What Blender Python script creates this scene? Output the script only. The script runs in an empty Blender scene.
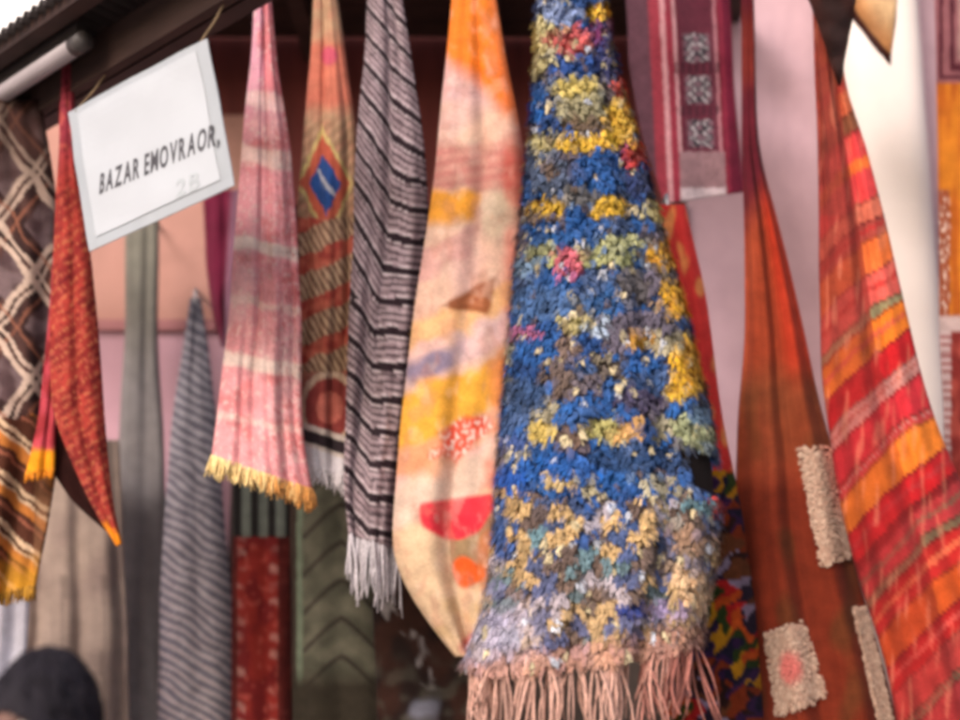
import bpy, bmesh, math, random
import numpy as np
from mathutils import Vector, noise, Matrix

R = math.radians
SC = bpy.context.scene
COL = SC.collection
rnd = random.Random(7)

# ------------------------------------------------------------------ camera, sky, sun, exposure
PITCH = R(12.0)
FPX = 960 * 50 / 36.0
EYE = Vector((0, 0, 1.6))
cam_d = bpy.data.cameras.new('camera')
cam_d.lens = 50; cam_d.sensor_width = 36; cam_d.clip_end = 400; cam_d.clip_start = 0.05
cam_d.dof.use_dof = True
cam_d.dof.focus_distance = 3.35
cam_d.dof.aperture_fstop = 1.0
cam = bpy.data.objects.new('camera', cam_d); COL.objects.link(cam)
cam.location = EYE; cam.rotation_euler = (R(90) + PITCH, 0, 0)
SC.camera = cam

SUN_EL, SUN_AZ = R(34), R(-30)          # azimuth measured at the camera: behind it and to the left
world = bpy.data.worlds.new('World'); SC.world = world; world.use_nodes = True
wn = world.node_tree.nodes; wl = world.node_tree.links
sky = wn.new('ShaderNodeTexSky'); sky.sky_type = 'NISHITA'; sky.sun_disc = False
sky.sun_elevation = SUN_EL; sky.air_density = 1.0; sky.dust_density = 5.0; sky.ozone_density = 1.0
# direction towards the sun in world space
SUN_DIR = Vector((math.sin(SUN_AZ) * math.cos(SUN_EL), -math.cos(SUN_AZ) * math.cos(SUN_EL), math.sin(SUN_EL)))
sky.sun_rotation = math.atan2(SUN_DIR.x, SUN_DIR.y)
wl.new(sky.outputs[0], wn['Background'].inputs[0]); wn['Background'].inputs[1].default_value = 0.15
sun_d = bpy.data.lights.new('sun', 'SUN'); sun_d.energy = 1.5; sun_d.angle = R(16); sun_d.color = (1.0, 0.93, 0.93)
sun = bpy.data.objects.new('sun', sun_d); COL.objects.link(sun)
sun.rotation_euler = SUN_DIR.to_track_quat('Z', 'Y').to_euler()
SC.view_settings.view_transform = 'Standard'; SC.view_settings.look = 'None'
SC.view_settings.gamma = 1; SC.view_settings.use_curve_mapping = False
SC.view_settings.exposure = 0.5
SC.cycles.filter_width = 4.2
SC.cycles.use_denoising = True
SC.cycles.max_bounces = 6

# ------------------------------------------------------------------ helpers
def ray(px, py):
    x = (px - 480) / FPX; u = -(py - 360) / FPX
    return Vector((x, math.cos(PITCH) - math.sin(PITCH) * u, math.sin(PITCH) + math.cos(PITCH) * u))
def P(px, py, Y):
    d = ray(px, py)
    return EYE + d * (Y / d.y)
def on_plane(px, py, p0, n):
    d = ray(px, py)
    return EYE + d * ((p0 - EYE).dot(n) / d.dot(n))
def at_z(px, py, z):
    d = ray(px, py)
    return EYE + d * ((z - EYE.z) / d.z)
def lin(c):
    c = c / 255.0
    return c / 12.92 if c <= 0.04045 else ((c + 0.055) / 1.055) ** 2.4
ALB = 0.80
def C(r, g, b, k=ALB):
    return np.array([min(0.85, lin(r) * k), min(0.85, lin(g) * k), min(0.85, lin(b) * k)])
def mixc(a, b, t):
    t = 0.0 if t < 0 else 1.0 if t > 1 else t
    return a * (1 - t) + b * t
def nz(x, y, z=0.0): return noise.noise(Vector((x, y, z)))
def fr(x, y, z=0.0, o=4): return noise.fractal(Vector((x, y, z)), 1.0, 2.0, o)
def sstep(a, b, x):
    t = (x - a) / (b - a); t = 0.0 if t < 0 else 1.0 if t > 1 else t
    return t * t * (3 - 2 * t)

def link(o, parent=None):
    COL.objects.link(o)
    if parent is not None: o.parent = parent; o.matrix_parent_inverse = parent.matrix_world.inverted()
    return o
def mesh_obj(name, verts, faces, mat, parent=None, smooth=True, cols=None, uvs=None):
    me = bpy.data.meshes.new(name)
    me.from_pydata([tuple(v) for v in verts], [], faces)
    if smooth: me.polygons.foreach_set('use_smooth', [True] * len(me.polygons))
    if cols is not None:
        a = me.color_attributes.new('pattern', 'FLOAT_COLOR', 'POINT')
        d = np.ones((len(verts), 4), np.float32); d[:, :3] = np.asarray(cols, np.float32)
        a.data.foreach_set('color', d.ravel())
    if uvs is not None:
        ul = me.uv_layers.new(name='UVMap')
        idx = np.empty(len(me.loops), np.int32); me.loops.foreach_get('vertex_index', idx)
        ul.data.foreach_set('uv', np.asarray(uvs, np.float32)[idx].ravel())
    me.materials.append(mat); me.update()
    o = bpy.data.objects.new(name, me)
    if parent is not None:
        # verts are world-space: shift into the parent's frame
        loc = parent.location
        me.transform(Matrix.Translation(-loc))
        COL.objects.link(o); o.parent = parent
    else:
        COL.objects.link(o)
    return o
def thing(name, label, cat, loc, group=None):
    o = bpy.data.objects.new(name, None); o.empty_display_size = 0.1
    COL.objects.link(o); o.location = loc
    o['label'] = label; o['category'] = cat
    if group: o['group'] = group
    return o
def tag(o, label, cat, group=None):
    o['label'] = label; o['category'] = cat
    if group: o['group'] = group
    return o
def structure(o): o['kind'] = 'structure'; return o

class MB:
    def __init__(s): s.v = []; s.f = []; s.c = []
    def box(s, c, dx, dy, dz, ax=None):
        ax = ax or (Vector((1, 0, 0)), Vector((0, 1, 0)), Vector((0, 0, 1)))
        i = len(s.v)
        for a in (-.5, .5):
            for b in (-.5, .5):
                for e in (-.5, .5):
                    s.v.append(Vector(c) + ax[0] * dx * a + ax[1] * dy * b + ax[2] * dz * e)
        for q in ((0, 1, 3, 2), (4, 6, 7, 5), (0, 4, 5, 1), (2, 3, 7, 6), (0, 2, 6, 4), (1, 5, 7, 3)):
            s.f.append([i + k for k in q])
    def tube(s, pts, radii, n=6, col=None, caps=True):
        base = len(s.v); m = len(pts)
        for k, p in enumerate(pts):
            d = (pts[min(k + 1, m - 1)] - pts[max(k - 1, 0)])
            d = d.normalized() if d.length > 1e-9 else Vector((0, 0, 1))
            a = d.orthogonal().normalized() if abs(d.z) > .95 else d.cross(Vector((0, 0, 1))).normalized()
            b = d.cross(a)
            r = radii[k] if hasattr(radii, '__len__') else radii
            for j in range(n):
                t = 2 * math.pi * j / n
                s.v.append(p + a * (r * math.cos(t)) + b * (r * math.sin(t)))
                if col is not None: s.c.append(col)
        for k in range(m - 1):
            for j in range(n):
                s.f.append([base + k * n + j, base + k * n + (j + 1) % n, base + (k + 1) * n + (j + 1) % n, base + (k + 1) * n + j])
        if caps:
            s.f.append([base + j for j in range(n)][::-1])
            s.f.append([base + (m - 1) * n + j for j in range(n)])
    def build(s, name, mat, parent=None, smooth=False):
        return mesh_obj(name, s.v, s.f, mat, parent, smooth, s.c if s.c else None)

# ------------------------------------------------------------------ materials
def base_mat(name):
    m = bpy.data.materials.new(name); m.use_nodes = True
    return m, m.node_tree.nodes, m.node_tree.links, m.node_tree.nodes['Principled BSDF']
def cloth(name, weave=230.0, bump=0.35, mottle=0.35, sheen=0.02):
    """woven cloth: the pattern attribute, broken up by yarn-sized noise, with a warp/weft bump"""
    m, n, l, b = base_mat(name)
    at = n.new('ShaderNodeAttribute'); at.attribute_name = 'pattern'
    uv = n.new('ShaderNodeUVMap'); uv.uv_map = 'UVMap'
    ns = n.new('ShaderNodeTexNoise'); ns.inputs['Scale'].default_value = 160; ns.inputs['Detail'].default_value = 4; ns.inputs['Roughness'].default_value = .7
    l.new(uv.outputs[0], ns.inputs['Vector'])
    n2 = n.new('ShaderNodeTexNoise'); n2.inputs['Scale'].default_value = 22; n2.inputs['Detail'].default_value = 5
    l.new(uv.outputs[0], n2.inputs['Vector'])
    ad = n.new('ShaderNodeMath'); ad.operation = 'ADD'; l.new(ns.outputs[0], ad.inputs[0]); l.new(n2.outputs[0], ad.inputs[1])
    mr = n.new('ShaderNodeMapRange'); mr.inputs[1].default_value = .6; mr.inputs[2].default_value = 1.4
    mr.inputs[3].default_value = 1 - mottle; mr.inputs[4].default_value = 1 + mottle
    l.new(ad.outputs[0], mr.inputs[0])
    hv = n.new('ShaderNodeVectorMath'); hv.operation = 'SCALE'
    l.new(at.outputs['Color'], hv.inputs[0]); l.new(mr.outputs[0], hv.inputs['Scale'])
    l.new(hv.outputs[0], b.inputs['Base Color'])
    b.inputs['Roughness'].default_value = .92; b.inputs['Specular IOR Level'].default_value = .05
    b.inputs['Sheen Weight'].default_value = sheen; b.inputs['Sheen Roughness'].default_value = .6
    sx = n.new('ShaderNodeSeparateXYZ'); l.new(uv.outputs[0], sx.inputs[0])
    hs = []
    for ax in (0, 1):
        k = n.new('ShaderNodeMath'); k.operation = 'MULTIPLY'; k.inputs[1].default_value = weave * (1.0 if ax else .6) * 6.283
        l.new(sx.outputs[ax], k.inputs[0])
        s = n.new('ShaderNodeMath'); s.operation = 'SINE'; l.new(k.outputs[0], s.inputs[0]); hs.append(s)
    mu = n.new('ShaderNodeMath'); mu.operation = 'MULTIPLY'; l.new(hs[0].outputs[0], mu.inputs[0]); l.new(hs[1].outputs[0], mu.inputs[1])
    a2 = n.new('ShaderNodeMath'); a2.operation = 'MULTIPLY_ADD'; l.new(ad.outputs[0], a2.inputs[0]); a2.inputs[1].default_value = 2.0; l.new(mu.outputs[0], a2.inputs[2])
    bp = n.new('ShaderNodeBump'); bp.inputs['Strength'].default_value = bump; bp.inputs['Distance'].default_value = .004
    l.new(a2.outputs[0], bp.inputs['Height']); l.new(bp.outputs[0], b.inputs['Normal'])
    return m
def yarn(name):
    m, n, l, b = base_mat(name)
    at = n.new('ShaderNodeAttribute'); at.attribute_name = 'pattern'
    tc = n.new('ShaderNodeTexCoord')
    ns = n.new('ShaderNodeTexNoise'); ns.inputs['Scale'].default_value = 120; ns.inputs['Detail'].default_value = 3
    l.new(tc.outputs['Object'], ns.inputs['Vector'])
    mr = n.new('ShaderNodeMapRange'); mr.inputs[1].default_value = .3; mr.inputs[2].default_value = .7; mr.inputs[3].default_value = .75; mr.inputs[4].default_value = 1.25
    l.new(ns.outputs[0], mr.inputs[0])
    hv = n.new('ShaderNodeVectorMath'); hv.operation = 'SCALE'
    l.new(at.outputs['Color'], hv.inputs[0]); l.new(mr.outputs[0], hv.inputs['Scale']); l.new(hv.outputs[0], b.inputs['Base Color'])
    b.inputs['Roughness'].default_value = .9; b.inputs['Specular IOR Level'].default_value = .15
    b.inputs['Sheen Weight'].default_value = .1
    return m
def plain(name, col, rough=.8, scale=6, var=.25, bump=.2, dist=.01, metal=0, spec=.3, stretch=(1, 1, 1), col2=None, stain=0):
    m, n, l, b = base_mat(name)
    tc = n.new('ShaderNodeTexCoord'); mp = n.new('ShaderNodeMapping'); mp.inputs['Scale'].default_value = stretch
    l.new(tc.outputs['Object'], mp.inputs[0])
    ns = n.new('ShaderNodeTexNoise'); ns.inputs['Scale'].default_value = scale; ns.inputs['Detail'].default_value = 8; ns.inputs['Roughness'].default_value = .62
    l.new(mp.outputs[0], ns.inputs['Vector'])
    cr = n.new('ShaderNodeValToRGB'); cr.color_ramp.elements[0].position = .3; cr.color_ramp.elements[1].position = .7
    lo = [c * (1 - var) for c in col]; hi = list(col2) if col2 is not None else [min(.9, c * (1 + var)) for c in col]
    cr.color_ramp.elements[0].color = (*lo, 1); cr.color_ramp.elements[1].color = (*hi, 1)
    l.new(ns.outputs[0], cr.inputs[0]); l.new(cr.outputs[0], b.inputs['Base Color'])
    if stain:
        n3 = n.new('ShaderNodeTexNoise'); n3.inputs['Scale'].default_value = 1.1; n3.inputs['Detail'].default_value = 9; n3.inputs['Roughness'].default_value = .7; n3.inputs['Distortion'].default_value = .6
        mp3 = n.new('ShaderNodeMapping'); mp3.inputs['Scale'].default_value = (1.6, 1.6, .6); l.new(tc.outputs['Object'], mp3.inputs[0]); l.new(mp3.outputs[0], n3.inputs['Vector'])
        r3 = n.new('ShaderNodeMapRange'); r3.inputs[1].default_value = .5; r3.inputs[2].default_value = .72; r3.inputs[3].default_value = 0; r3.inputs[4].default_value = stain; l.new(n3.outputs[0], r3.inputs[0])
        mx = n.new('ShaderNodeMix'); mx.data_type = 'RGBA'; l.new(r3.outputs[0], mx.inputs['Factor']); l.new(cr.outputs[0], mx.inputs[6]); mx.inputs[7].default_value = (*[c * .45 for c in col], 1); l.new(mx.outputs[2], b.inputs['Base Color'])
    b.inputs['Roughness'].default_value = rough; b.inputs['Metallic'].default_value = metal; b.inputs['Specular IOR Level'].default_value = spec
    bp = n.new('ShaderNodeBump'); bp.inputs['Strength'].default_value = bump; bp.inputs['Distance'].default_value = dist
    l.new(ns.outputs[0], bp.inputs['Height']); l.new(bp.outputs[0], b.inputs['Normal'])
    return m
M_CLOTH = cloth('woven wool'); M_FLAT = cloth('flat kilim weave', 180, .5, .3, .05); M_SOFT = cloth('soft blanket cloth', 260, .25, .22, .06)
M_YARN = yarn('wool yarn')
M_SALMON = plain('salmon limewash', C(214, 160, 146, .72), .9, 3.5, .14, .25, .012, stain=.45)
M_PINK = plain('pink limewash', C(212, 166, 180, .74), .9, 3.0, .12, .25, .012, stain=.45)
M_LILAC = plain('pale lilac limewash', C(214, 178, 188, .74), .9, 2.6, .16, .25, .012, stain=.45)
M_WHITE = plain('whitewashed plaster', C(252, 238, 230, .84), .9, 2.4, .07, .25, .012)
M_WOOD = plain('dark stained wood', (.035, .017, .014), .6, 7, .4, .3, .006, stretch=(1, 1, .2))
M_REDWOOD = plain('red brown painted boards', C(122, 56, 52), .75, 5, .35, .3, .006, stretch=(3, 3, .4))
M_FASCIA = plain('weathered brown fascia board', C(74, 54, 50), .8, 9, .35, .4, .006, stretch=(.3, .3, 2))
M_STEEL = plain('dull galvanised steel', (.45, .43, .44), .45, 14, .2, .1, .003, metal=.6)
M_DARKROOF = plain('tarred sheet roofing', (.03, .022, .022), .8, 10, .3, .2, .004)
M_STONE = plain('worn paving stone', (.26, .235, .21), .85, 1.6, .3, .4, .02)
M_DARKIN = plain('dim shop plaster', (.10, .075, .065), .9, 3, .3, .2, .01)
M_ROPE = plain('jute cord', (.22, .15, .09), .9, 60, .3, .3, .003)

# ------------------------------------------------------------------ the setting
g = MB(); g.v = [Vector((-60, -60, 0)), Vector((60, -60, 0)), Vector((60, 60, 0)), Vector((-60, 60, 0))]; g.f = [[0, 1, 2, 3]]
structure(g.build('street_paving', M_STONE))

YW = 4.9           # face of the shop wall
def xw(px, py=360, Y=YW): return P(px, py, Y).x
ztop = 4.15
door_l, door_r = xw(238), xw(690)
door_h = P(480, 205, YW).z
wall = thing('shop_wall', 'pink and salmon limewashed shop wall with a dark doorway behind the hanging rugs', 'wall', (0, YW, 0))
zs = P(150, 326, YW).z
def wallbox(name, x0, x1, z0, z1, mat, y0=YW, th=.25, parent=wall):
    m = MB(); m.box(((x0 + x1) / 2, y0 + th / 2, (z0 + z1) / 2), x1 - x0, th, z1 - z0); return m.build(name, mat, parent)
wallbox('lower_plaster', -4.0, door_l, 0, zs - .02, M_PINK)
wallbox('upper_plaster', -4.0, door_l, zs + .02, 3.62, M_SALMON)
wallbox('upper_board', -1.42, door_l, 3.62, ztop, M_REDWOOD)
wallbox('moulding', -4.0, door_l, zs - .02, zs + .02, plain('dusty rose paint', C(178, 120, 122), .8, 8, .15), YW - .025, .275)
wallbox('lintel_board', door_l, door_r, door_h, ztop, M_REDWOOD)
wallbox('right_plaster', door_r, 4.0, 0, ztop + .6, M_LILAC)
# dim shop behind the doorway
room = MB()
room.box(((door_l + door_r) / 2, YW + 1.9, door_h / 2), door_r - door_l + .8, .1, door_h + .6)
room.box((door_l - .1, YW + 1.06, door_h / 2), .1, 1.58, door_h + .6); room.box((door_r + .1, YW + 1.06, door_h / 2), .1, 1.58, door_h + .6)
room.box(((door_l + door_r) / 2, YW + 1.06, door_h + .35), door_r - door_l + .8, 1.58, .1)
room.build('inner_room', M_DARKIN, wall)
fr_ = MB(); fr_.box((door_l + .03, YW - .02, door_h / 2), .06, .05, door_h); fr_.box((door_r - .03, YW - .02, door_h / 2), .06, .05, door_h)
fr_.build('door_frame', M_WOOD, wall)

# rounded white pilaster at the right
pil = thing('pilaster', 'rounded whitewashed pilaster at the right, between the striped rug and the frame edge', 'pilaster', (xw(895, 200, 4.6), 4.7, 0))
m = MB(); x0, x1 = xw(846, 200, 4.6), xw(944, 200, 4.6)
sec = []
for k in range(25):
    a = math.pi * (1 - k / 24); sec.append((((x0 + x1) / 2) + math.copysign(abs(math.cos(a)) ** .7, math.cos(a)) * (x1 - x0) / 2, YW - .03 - .3 * abs(math.sin(a)) ** .6))
NZ = 40
for j in range(NZ + 1):
    z = 4.75 * j / NZ
    for k, (x, y) in enumerate(sec):
        w = .006 * nz(x * 6, z * 3, 3) ; m.v.append(Vector((x + w, y + .008 * nz(x * 5, z * 2.5, 8), z)))
for j in range(NZ):
    for k in range(24):
        a = j * 25 + k; m.f.append([a, a + 1, a + 26, a + 25])
m.build('shaft', M_WHITE, pil, True)
m = MB(); m.box(((x0 + x1) / 2, YW - .19, .2), x1 - x0 + .1, .36, .4); m.build('base', M_WHITE, pil)

# soffit over the rugs with joists and the hanging rail
ZS = 3.93
sof = thing('stall_roof', 'dark boarded stall roof above the hanging rugs', 'roof', (-.31, 4.5, ZS))
m = MB()
for k in range(6):
    m.box((-.31, 4.12 + k * .138, ZS + .02), 2.2, .130, .03)
m.build('roof_board', M_WOOD, sof)
for k in range(4):
    m = MB(); m.box((-1.36 + k * .70, 4.22, ZS - .045), .06, 1.34, .09); m.build('joist', M_WOOD, sof)
m = MB(); m.box((-.31, 4.09, ZS - .03), 2.24, .04, .16); m.build('front_board', M_WOOD, sof)

m = MB(); m.box((.92, 4.68, 4.03), .22, .44, .04); m.build('shade_board', M_WOOD, sof)  # added board above the view, there to shade the top of the right wall
sky_drop = thing('sky_stand_in', 'white canvas canopy standing in for bright sky beyond the wall, seen past the toothed awning edge at upper left', 'backdrop', (-2.4, 6.0, 0))
m = MB(); n = 24  # added white sheet on poles, takes the place of bright sky in the corner
for j in range(n + 1):
    for i in range(n + 1):
        u, v = i / n, j / n; m.v.append(Vector((-3.6 + 2.6 * u, 5.7 + .9 * v, 3.6 + 1.6 * v - .12 * math.sin(u * math.pi) * math.sin(v * math.pi) + .01 * nz(u * 6, v * 5))))
for j in range(n):
    for i in range(n): a = j * (n + 1) + i; m.f.append([a, a + 1, a + n + 2, a + n + 1])
o = m.build('canvas', plain('white sky canvas', C(250, 244, 240, .88), .85, 5, .06, .2, .005), sky_drop, True); q = o.modifiers.new('thickness', 'SOLIDIFY'); q.thickness = .004
for x in (-3.55, -1.05):
    for y, z in ((5.72, 3.6), (6.58, 5.18)):
        m = MB(); m.tube([Vector((x, y, 0)), Vector((x, y, z))], .025, 10); m.build('pole', M_STEEL, sky_drop, True)

RAILZ = 3.66
rail = thing('hanging_rail', 'long wooden pole above the picture from which the rugs are tied', 'rail', (0, 3.62, RAILZ))
m = MB(); m.tube([Vector((-2.6 + k * .25, 3.64 + .008 * nz(k, 2), RAILZ + .01 * nz(k, 5))) for k in range(21)], .022, 10); m.build('pole', M_WOOD, rail, True)
for x in (-1.36, -.66, .04, .74):
    m = MB(); m.tube([Vector((x, 3.64, RAILZ)), Vector((x, 3.64, ZS - .06))], .008, 6); m.build('bracket', M_STEEL, rail)

# ------------------------------------------------------------------ awning at the upper left (runs at 45 degrees)
ZA = 3.14
A0 = at_z(-40, 166, ZA); A1 = at_z(236, 2, ZA)
ad = (A1 - A0).normalized(); an = Vector((ad.y, -ad.x, 0))
if an.y > 0: an = -an                      # towards the camera
up = Vector((0, 0, 1)); axs = (ad, an, up)
Aa = A0 - ad * .9; Ab = A1 + ad * .75; Lw = (Ab - Aa).length; mid = (Aa + Ab) / 2
aw = thing('awning', 'dark corrugated awning with a brown edge board running diagonally at the upper left', 'awning', mid)
m = MB(); m.box(mid + up * .065 + an * .015, Lw, .03, .13, axs); m.build('edge_board', M_FASCIA, aw)
m = MB(); m.box(mid + up * .12 + an * .17, Lw, .05, .04, axs); m.box(mid + up * .035 - an * .035, Lw, .05, .07, axs); m.build('batten', M_WOOD, aw)
# corrugated sheet: from the edge board out to its open edge
E0 = at_z(0, 40, ZA + .115); wdt = (E0 - Aa).dot(an)
m = MB(); NL = int(Lw / .0065); 
for j, (w, z) in enumerate(((0.0, .135), (wdt * .5, .15), (wdt, .135))):
    for k in range(NL + 1):
        s = k / NL * Lw
        c = .013 * (1 if math.sin(s * 2 * math.pi / .046) > 0 else -1) * abs(math.sin(s * 2 * math.pi / .046)) ** .7
        m.v.append(Aa + ad * s + an * w + up * (z + c))
for j in range(2):
    for k in range(NL):
        a = j * (NL + 1) + k; m.f.append([a, a + 1, a + NL + 2, a + NL + 1])
o = m.build('corrugated_sheet', M_DARKROOF, aw, True)
sm = o.modifiers.new('thickness', 'SOLIDIFY'); sm.thickness = .003
# tube lamp slung under the awning
T1 = at_z(76, 46, ZA + .05); T0 = T1 - ad * 1.1
lamp = thing('tube_lamp', 'unlit grey fluorescent tube under the awning at the upper left', 'lamp', (T0 + T1) / 2)
m = MB(); m.tube([T0, T1], .026, 14); m.build('tube', plain('frosted lamp glass', (.36, .31, .33), .4, 8, .1, .05), lamp, True)
for p, d in ((T0, -1), (T1, 1)):
    m = MB(); m.tube([p + ad * d * -.005, p + ad * d * .05], .028, 14); m.build('end_cap', plain('grey lamp cap', (.07, .06, .06), .5, 10, .15), lamp, True)
m = MB()
m.box((T0 + T1) / 2 + up * .045 , 1.15, .03, .03, axs); m.build('bracket', M_DARKROOF, lamp)

# ------------------------------------------------------------------ draped cloth
def resample(pl, n, sm=3):
    pl = np.array(pl, float)
    d = np.r_[0, np.cumsum(np.hypot(*np.diff(pl, axis=0).T))]; d /= d[-1]
    t = np.linspace(0, 1, n)
    q = np.stack([np.interp(t, d, pl[:, 0]), np.interp(t, d, pl[:, 1])], 1)
    k = max(1, n // 14)
    pad = np.concatenate([2 * q[:1] - q[1:k + 1][::-1], q, 2 * q[-1:] - q[-k - 1:-1][::-1]])
    ker = np.hanning(2 * k + 3)[1:-1]; ker /= ker.sum()
    return np.stack([np.convolve(pad[:, i], ker, 'valid') for i in (0, 1)], 1)

def drape(root, name, L, Rr, Y, bulge, colf, folds=(), nu=80, nv=220, wrap=1.75, mat=None, sag=0.0, seed=0, thick=.007, wob=2.0, hemwob=0.0, tilt=0.0, lean=0.0, crease=None):
    """A hung cloth: left and right outlines, closed round towards the back, with folds; returns its front hem points."""
    l = resample(L, nv); r = resample(Rr, nv)
    V = []; cols = []; uvs = []; hem = []
    mpp = Y / FPX
    for j in range(nv):
        t = j / (nv - 1)
        half = (r[j, 0] - l[j, 0]) / 2; midx = (r[j, 0] + l[j, 0]) / 2
        for i in range(nu):
            s = 2 * i / (nu - 1) - 1
            a = s * wrap
            if abs(a) <= math.pi / 2: e = math.sin(a) if wrap > 1 else a / wrap
            else: e = math.copysign(1 - .35 * (1 - math.cos(abs(a) - math.pi / 2)) * 2, a)
            px = midx + half * e
            f = (e + 1) / 2
            py = l[j, 1] * (1 - f) + r[j, 1] * f + sag * t * (1 - e * e) + hemwob * t ** 6 * nz(e * 5, seed + 3.3)
            px += wob * nz(py * .012, seed + 11.7, s * .3) * (.3 + .7 * min(1, t * 3))
            dep = -bulge * half * mpp * (math.cos(a) if wrap > 1 else math.cos(a / wrap * 1.2))
            for (amp, fq, ph, ln) in folds:
                dep += amp * min(1, .25 + t) * math.sin(fq * e * math.pi + ph + ln * t + .8 * nz(t * 2.2, seed + ph))
            dep += .012 * nz(e * 2 + seed, t * 5, 1.7) + tilt * e * half * mpp + lean * t
            if crease: dep += crease(e, t)
            V.append(P(px, py, Y + dep))
            cols.append(colf(px, py, e, t))
            uvs.append(((px) * mpp, py * mpp))
            if j == nv - 1: hem.append((V[-1], cols[-1], a, px, py))
    F = []
    for j in range(nv - 1):
        for i in range(nu - 1):
            k = j * nu + i; F.append((k, k + 1, k + nu + 1, k + nu))
    o = mesh_obj(name, V, F, mat or M_CLOTH, root, True, cols, uvs)
    so = o.modifiers.new('thickness', 'SOLIDIFY'); so.thickness = thick; so.offset = 0
    return hem
def fringe(root, hem, n, length, rad, cols, name='fringe', jit=.5, lo=-1.6, hi=1.6, tuft=1, droop=(0, 0)):
    m = MB(); rr = random.Random(n + int(length * 1000))
    h = [q for q in hem if lo <= q[2] <= hi]
    for k in range(n):
        u = (k + rr.uniform(-.3, .3)) / n * (len(h) - 1); u = min(max(u, 0), len(h) - 1.001); i = int(u); f = u - i
        p = h[i][0].lerp(h[i + 1][0], f)
        c0 = cols(h[i][3], h[i][4], rr); d0 = Vector((rr.uniform(-jit, jit) * .22, rr.uniform(-jit, jit) * .3, 0)); l0 = rr.uniform(.75, 1.15)
        for q in range(tuft):
            ln = length * l0 * rr.uniform(.85, 1.08); d = (d0 + Vector((rr.uniform(-jit, jit) * .13, rr.uniform(-jit, jit) * .2, -1))).normalized()
            sw = Vector((rr.uniform(-1, 1), rr.uniform(-1, 1), 0)) * length * .12 * jit
            ph, fq, am = rr.uniform(0, 6.3), rr.uniform(3, 7), length * .05 * jit * rr.uniform(.3, 1.2); rk = rad * rr.uniform(.6, 1.25)
            K = 7; pts = [p + Vector((0, 0, .008)) + d * (ln * q_ / K) + sw * (math.sin(q_ / K * 2.6)) + Vector((am * math.sin(ph + fq * q_ / K), am * math.cos(ph * 2 + fq * q_ / K), 0)) * (q_ / K) for q_ in range(K + 1)]
            m.tube(pts, [rk * (1.05 - .55 * (q_ / K) ** 2) for q_ in range(K + 1)], 5, c0 * rr.uniform(.8, 1.1))
    return m.build(name, M_YARN, root, True)
def tie(root, px, Y):
    """the cord that ties a gathered tip to the pole"""
    tip = P(px, -42, Y); top = Vector((tip.x, 3.64, RAILZ))
    m = MB(); m.tube([tip - Vector((0, 0, .05)), tip.lerp(top, .5) + Vector((.004, 0, 0)), top + Vector((0, -.024, 0)), top + Vector((0, 0, .026)), top + Vector((0, .024, -.01)), tip.lerp(top, .6)], .004, 6)
    m.build('tie_cord', M_ROPE, root, True)
RUGS = 'rugs and kilims hung in front of the shop'
def rug(name, label, px, Y, cat='rug', tied=True):
    o = thing(name, label, cat, P(px, -42, Y), RUGS)
    if tied: tie(o, px, Y)
    return o
def hatch(x, y, ang, per):           # 0..1 triangle wave along a direction
    v = (x * math.cos(ang) + y * math.sin(ang)) / per; v -= math.floor(v); return 1 - abs(2 * v - 1)
def blob(px, py, x, y, rx, ry, rot=0, soft=.25, rough=.25, seed=0):
    dx, dy = px - x, py - y
    if rot: c, s = math.cos(rot), math.sin(rot); dx, dy = dx * c + dy * s, -dx * s + dy * c
    d = math.hypot(dx / rx, dy / ry) + rough * nz(px * .06, py * .06, seed + x)
    return 1 - sstep(1 - soft, 1 + soft, d)

# --- pink rug with a yellow fringe
rt = rug('pink_rug', 'pale pink rug with cream bands and a yellow fringed hem, right of the white sign', 262, 3.55)
PK, PKD, CRM, RED = C(234, 158, 162), C(190, 84, 88), C(244, 220, 208), C(216, 112, 112)
def cf(px, py, e, t):
    c = mixc(C(222, 160, 178), PK, sstep(20, 200, py))
    n = fr(px * .03, py * .012, 2)
    c = mixc(c, C(236, 176, 178), sstep(-.1, .5, n))
    c = mixc(c, RED, .65 * sstep(.0, .5, fr(px * .02, py * .022, 9) + .25 * e))
    w = py - .22 * (px - 240) + 5 * nz(px * .05, py * .05)
    for y0, hw, k in ((152, 13, .7), (243, 8, .95), (360, 10, .9), (95, 10, .5), (300, 5, .5), (420, 5, .4)):
        c = mixc(c, CRM, k * (1 - sstep(hw * .5, hw, abs(w - y0))))
    sp = nz(px * .33, py * .14 - px * .12, 4)
    c = mixc(c, PKD, .6 * sstep(.26, .46, sp) * sstep(-.2, .55, e) * sstep(90, 160, py))
    c = mixc(c, C(120, 60, 58), .4 * sstep(.34, .45, nz(px * .4, py * .2 - px * .15, 14)) * sstep(.0, .6, e) * sstep(90, 160, py))
    c = mixc(c, CRM, .5 * sstep(.25, .42, nz(px * .3 + py * .12, py * .22, 24)))
    return c
hem = drape(rt, 'woven_body', [(258, -45), (252, 60), (245, 130), (237, 230), (228, 330), (219, 415), (213, 458)], [(266, -45), (275, 60), (290, 140), (297, 230), (300, 330), (300, 430), (311, 492)], 3.55, .75, cf, [(.014, 2.2, .5, 3.5), (.005, 6, 1, -3)], 90, 240, seed=1)
fringe(rt, hem, 90, .055, .0042, lambda x, y, r: mixc(C(242, 212, 150), C(224, 156, 84), sstep(245, 300, x + r.uniform(-25, 25))), jit=1.0, tuft=3)

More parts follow.
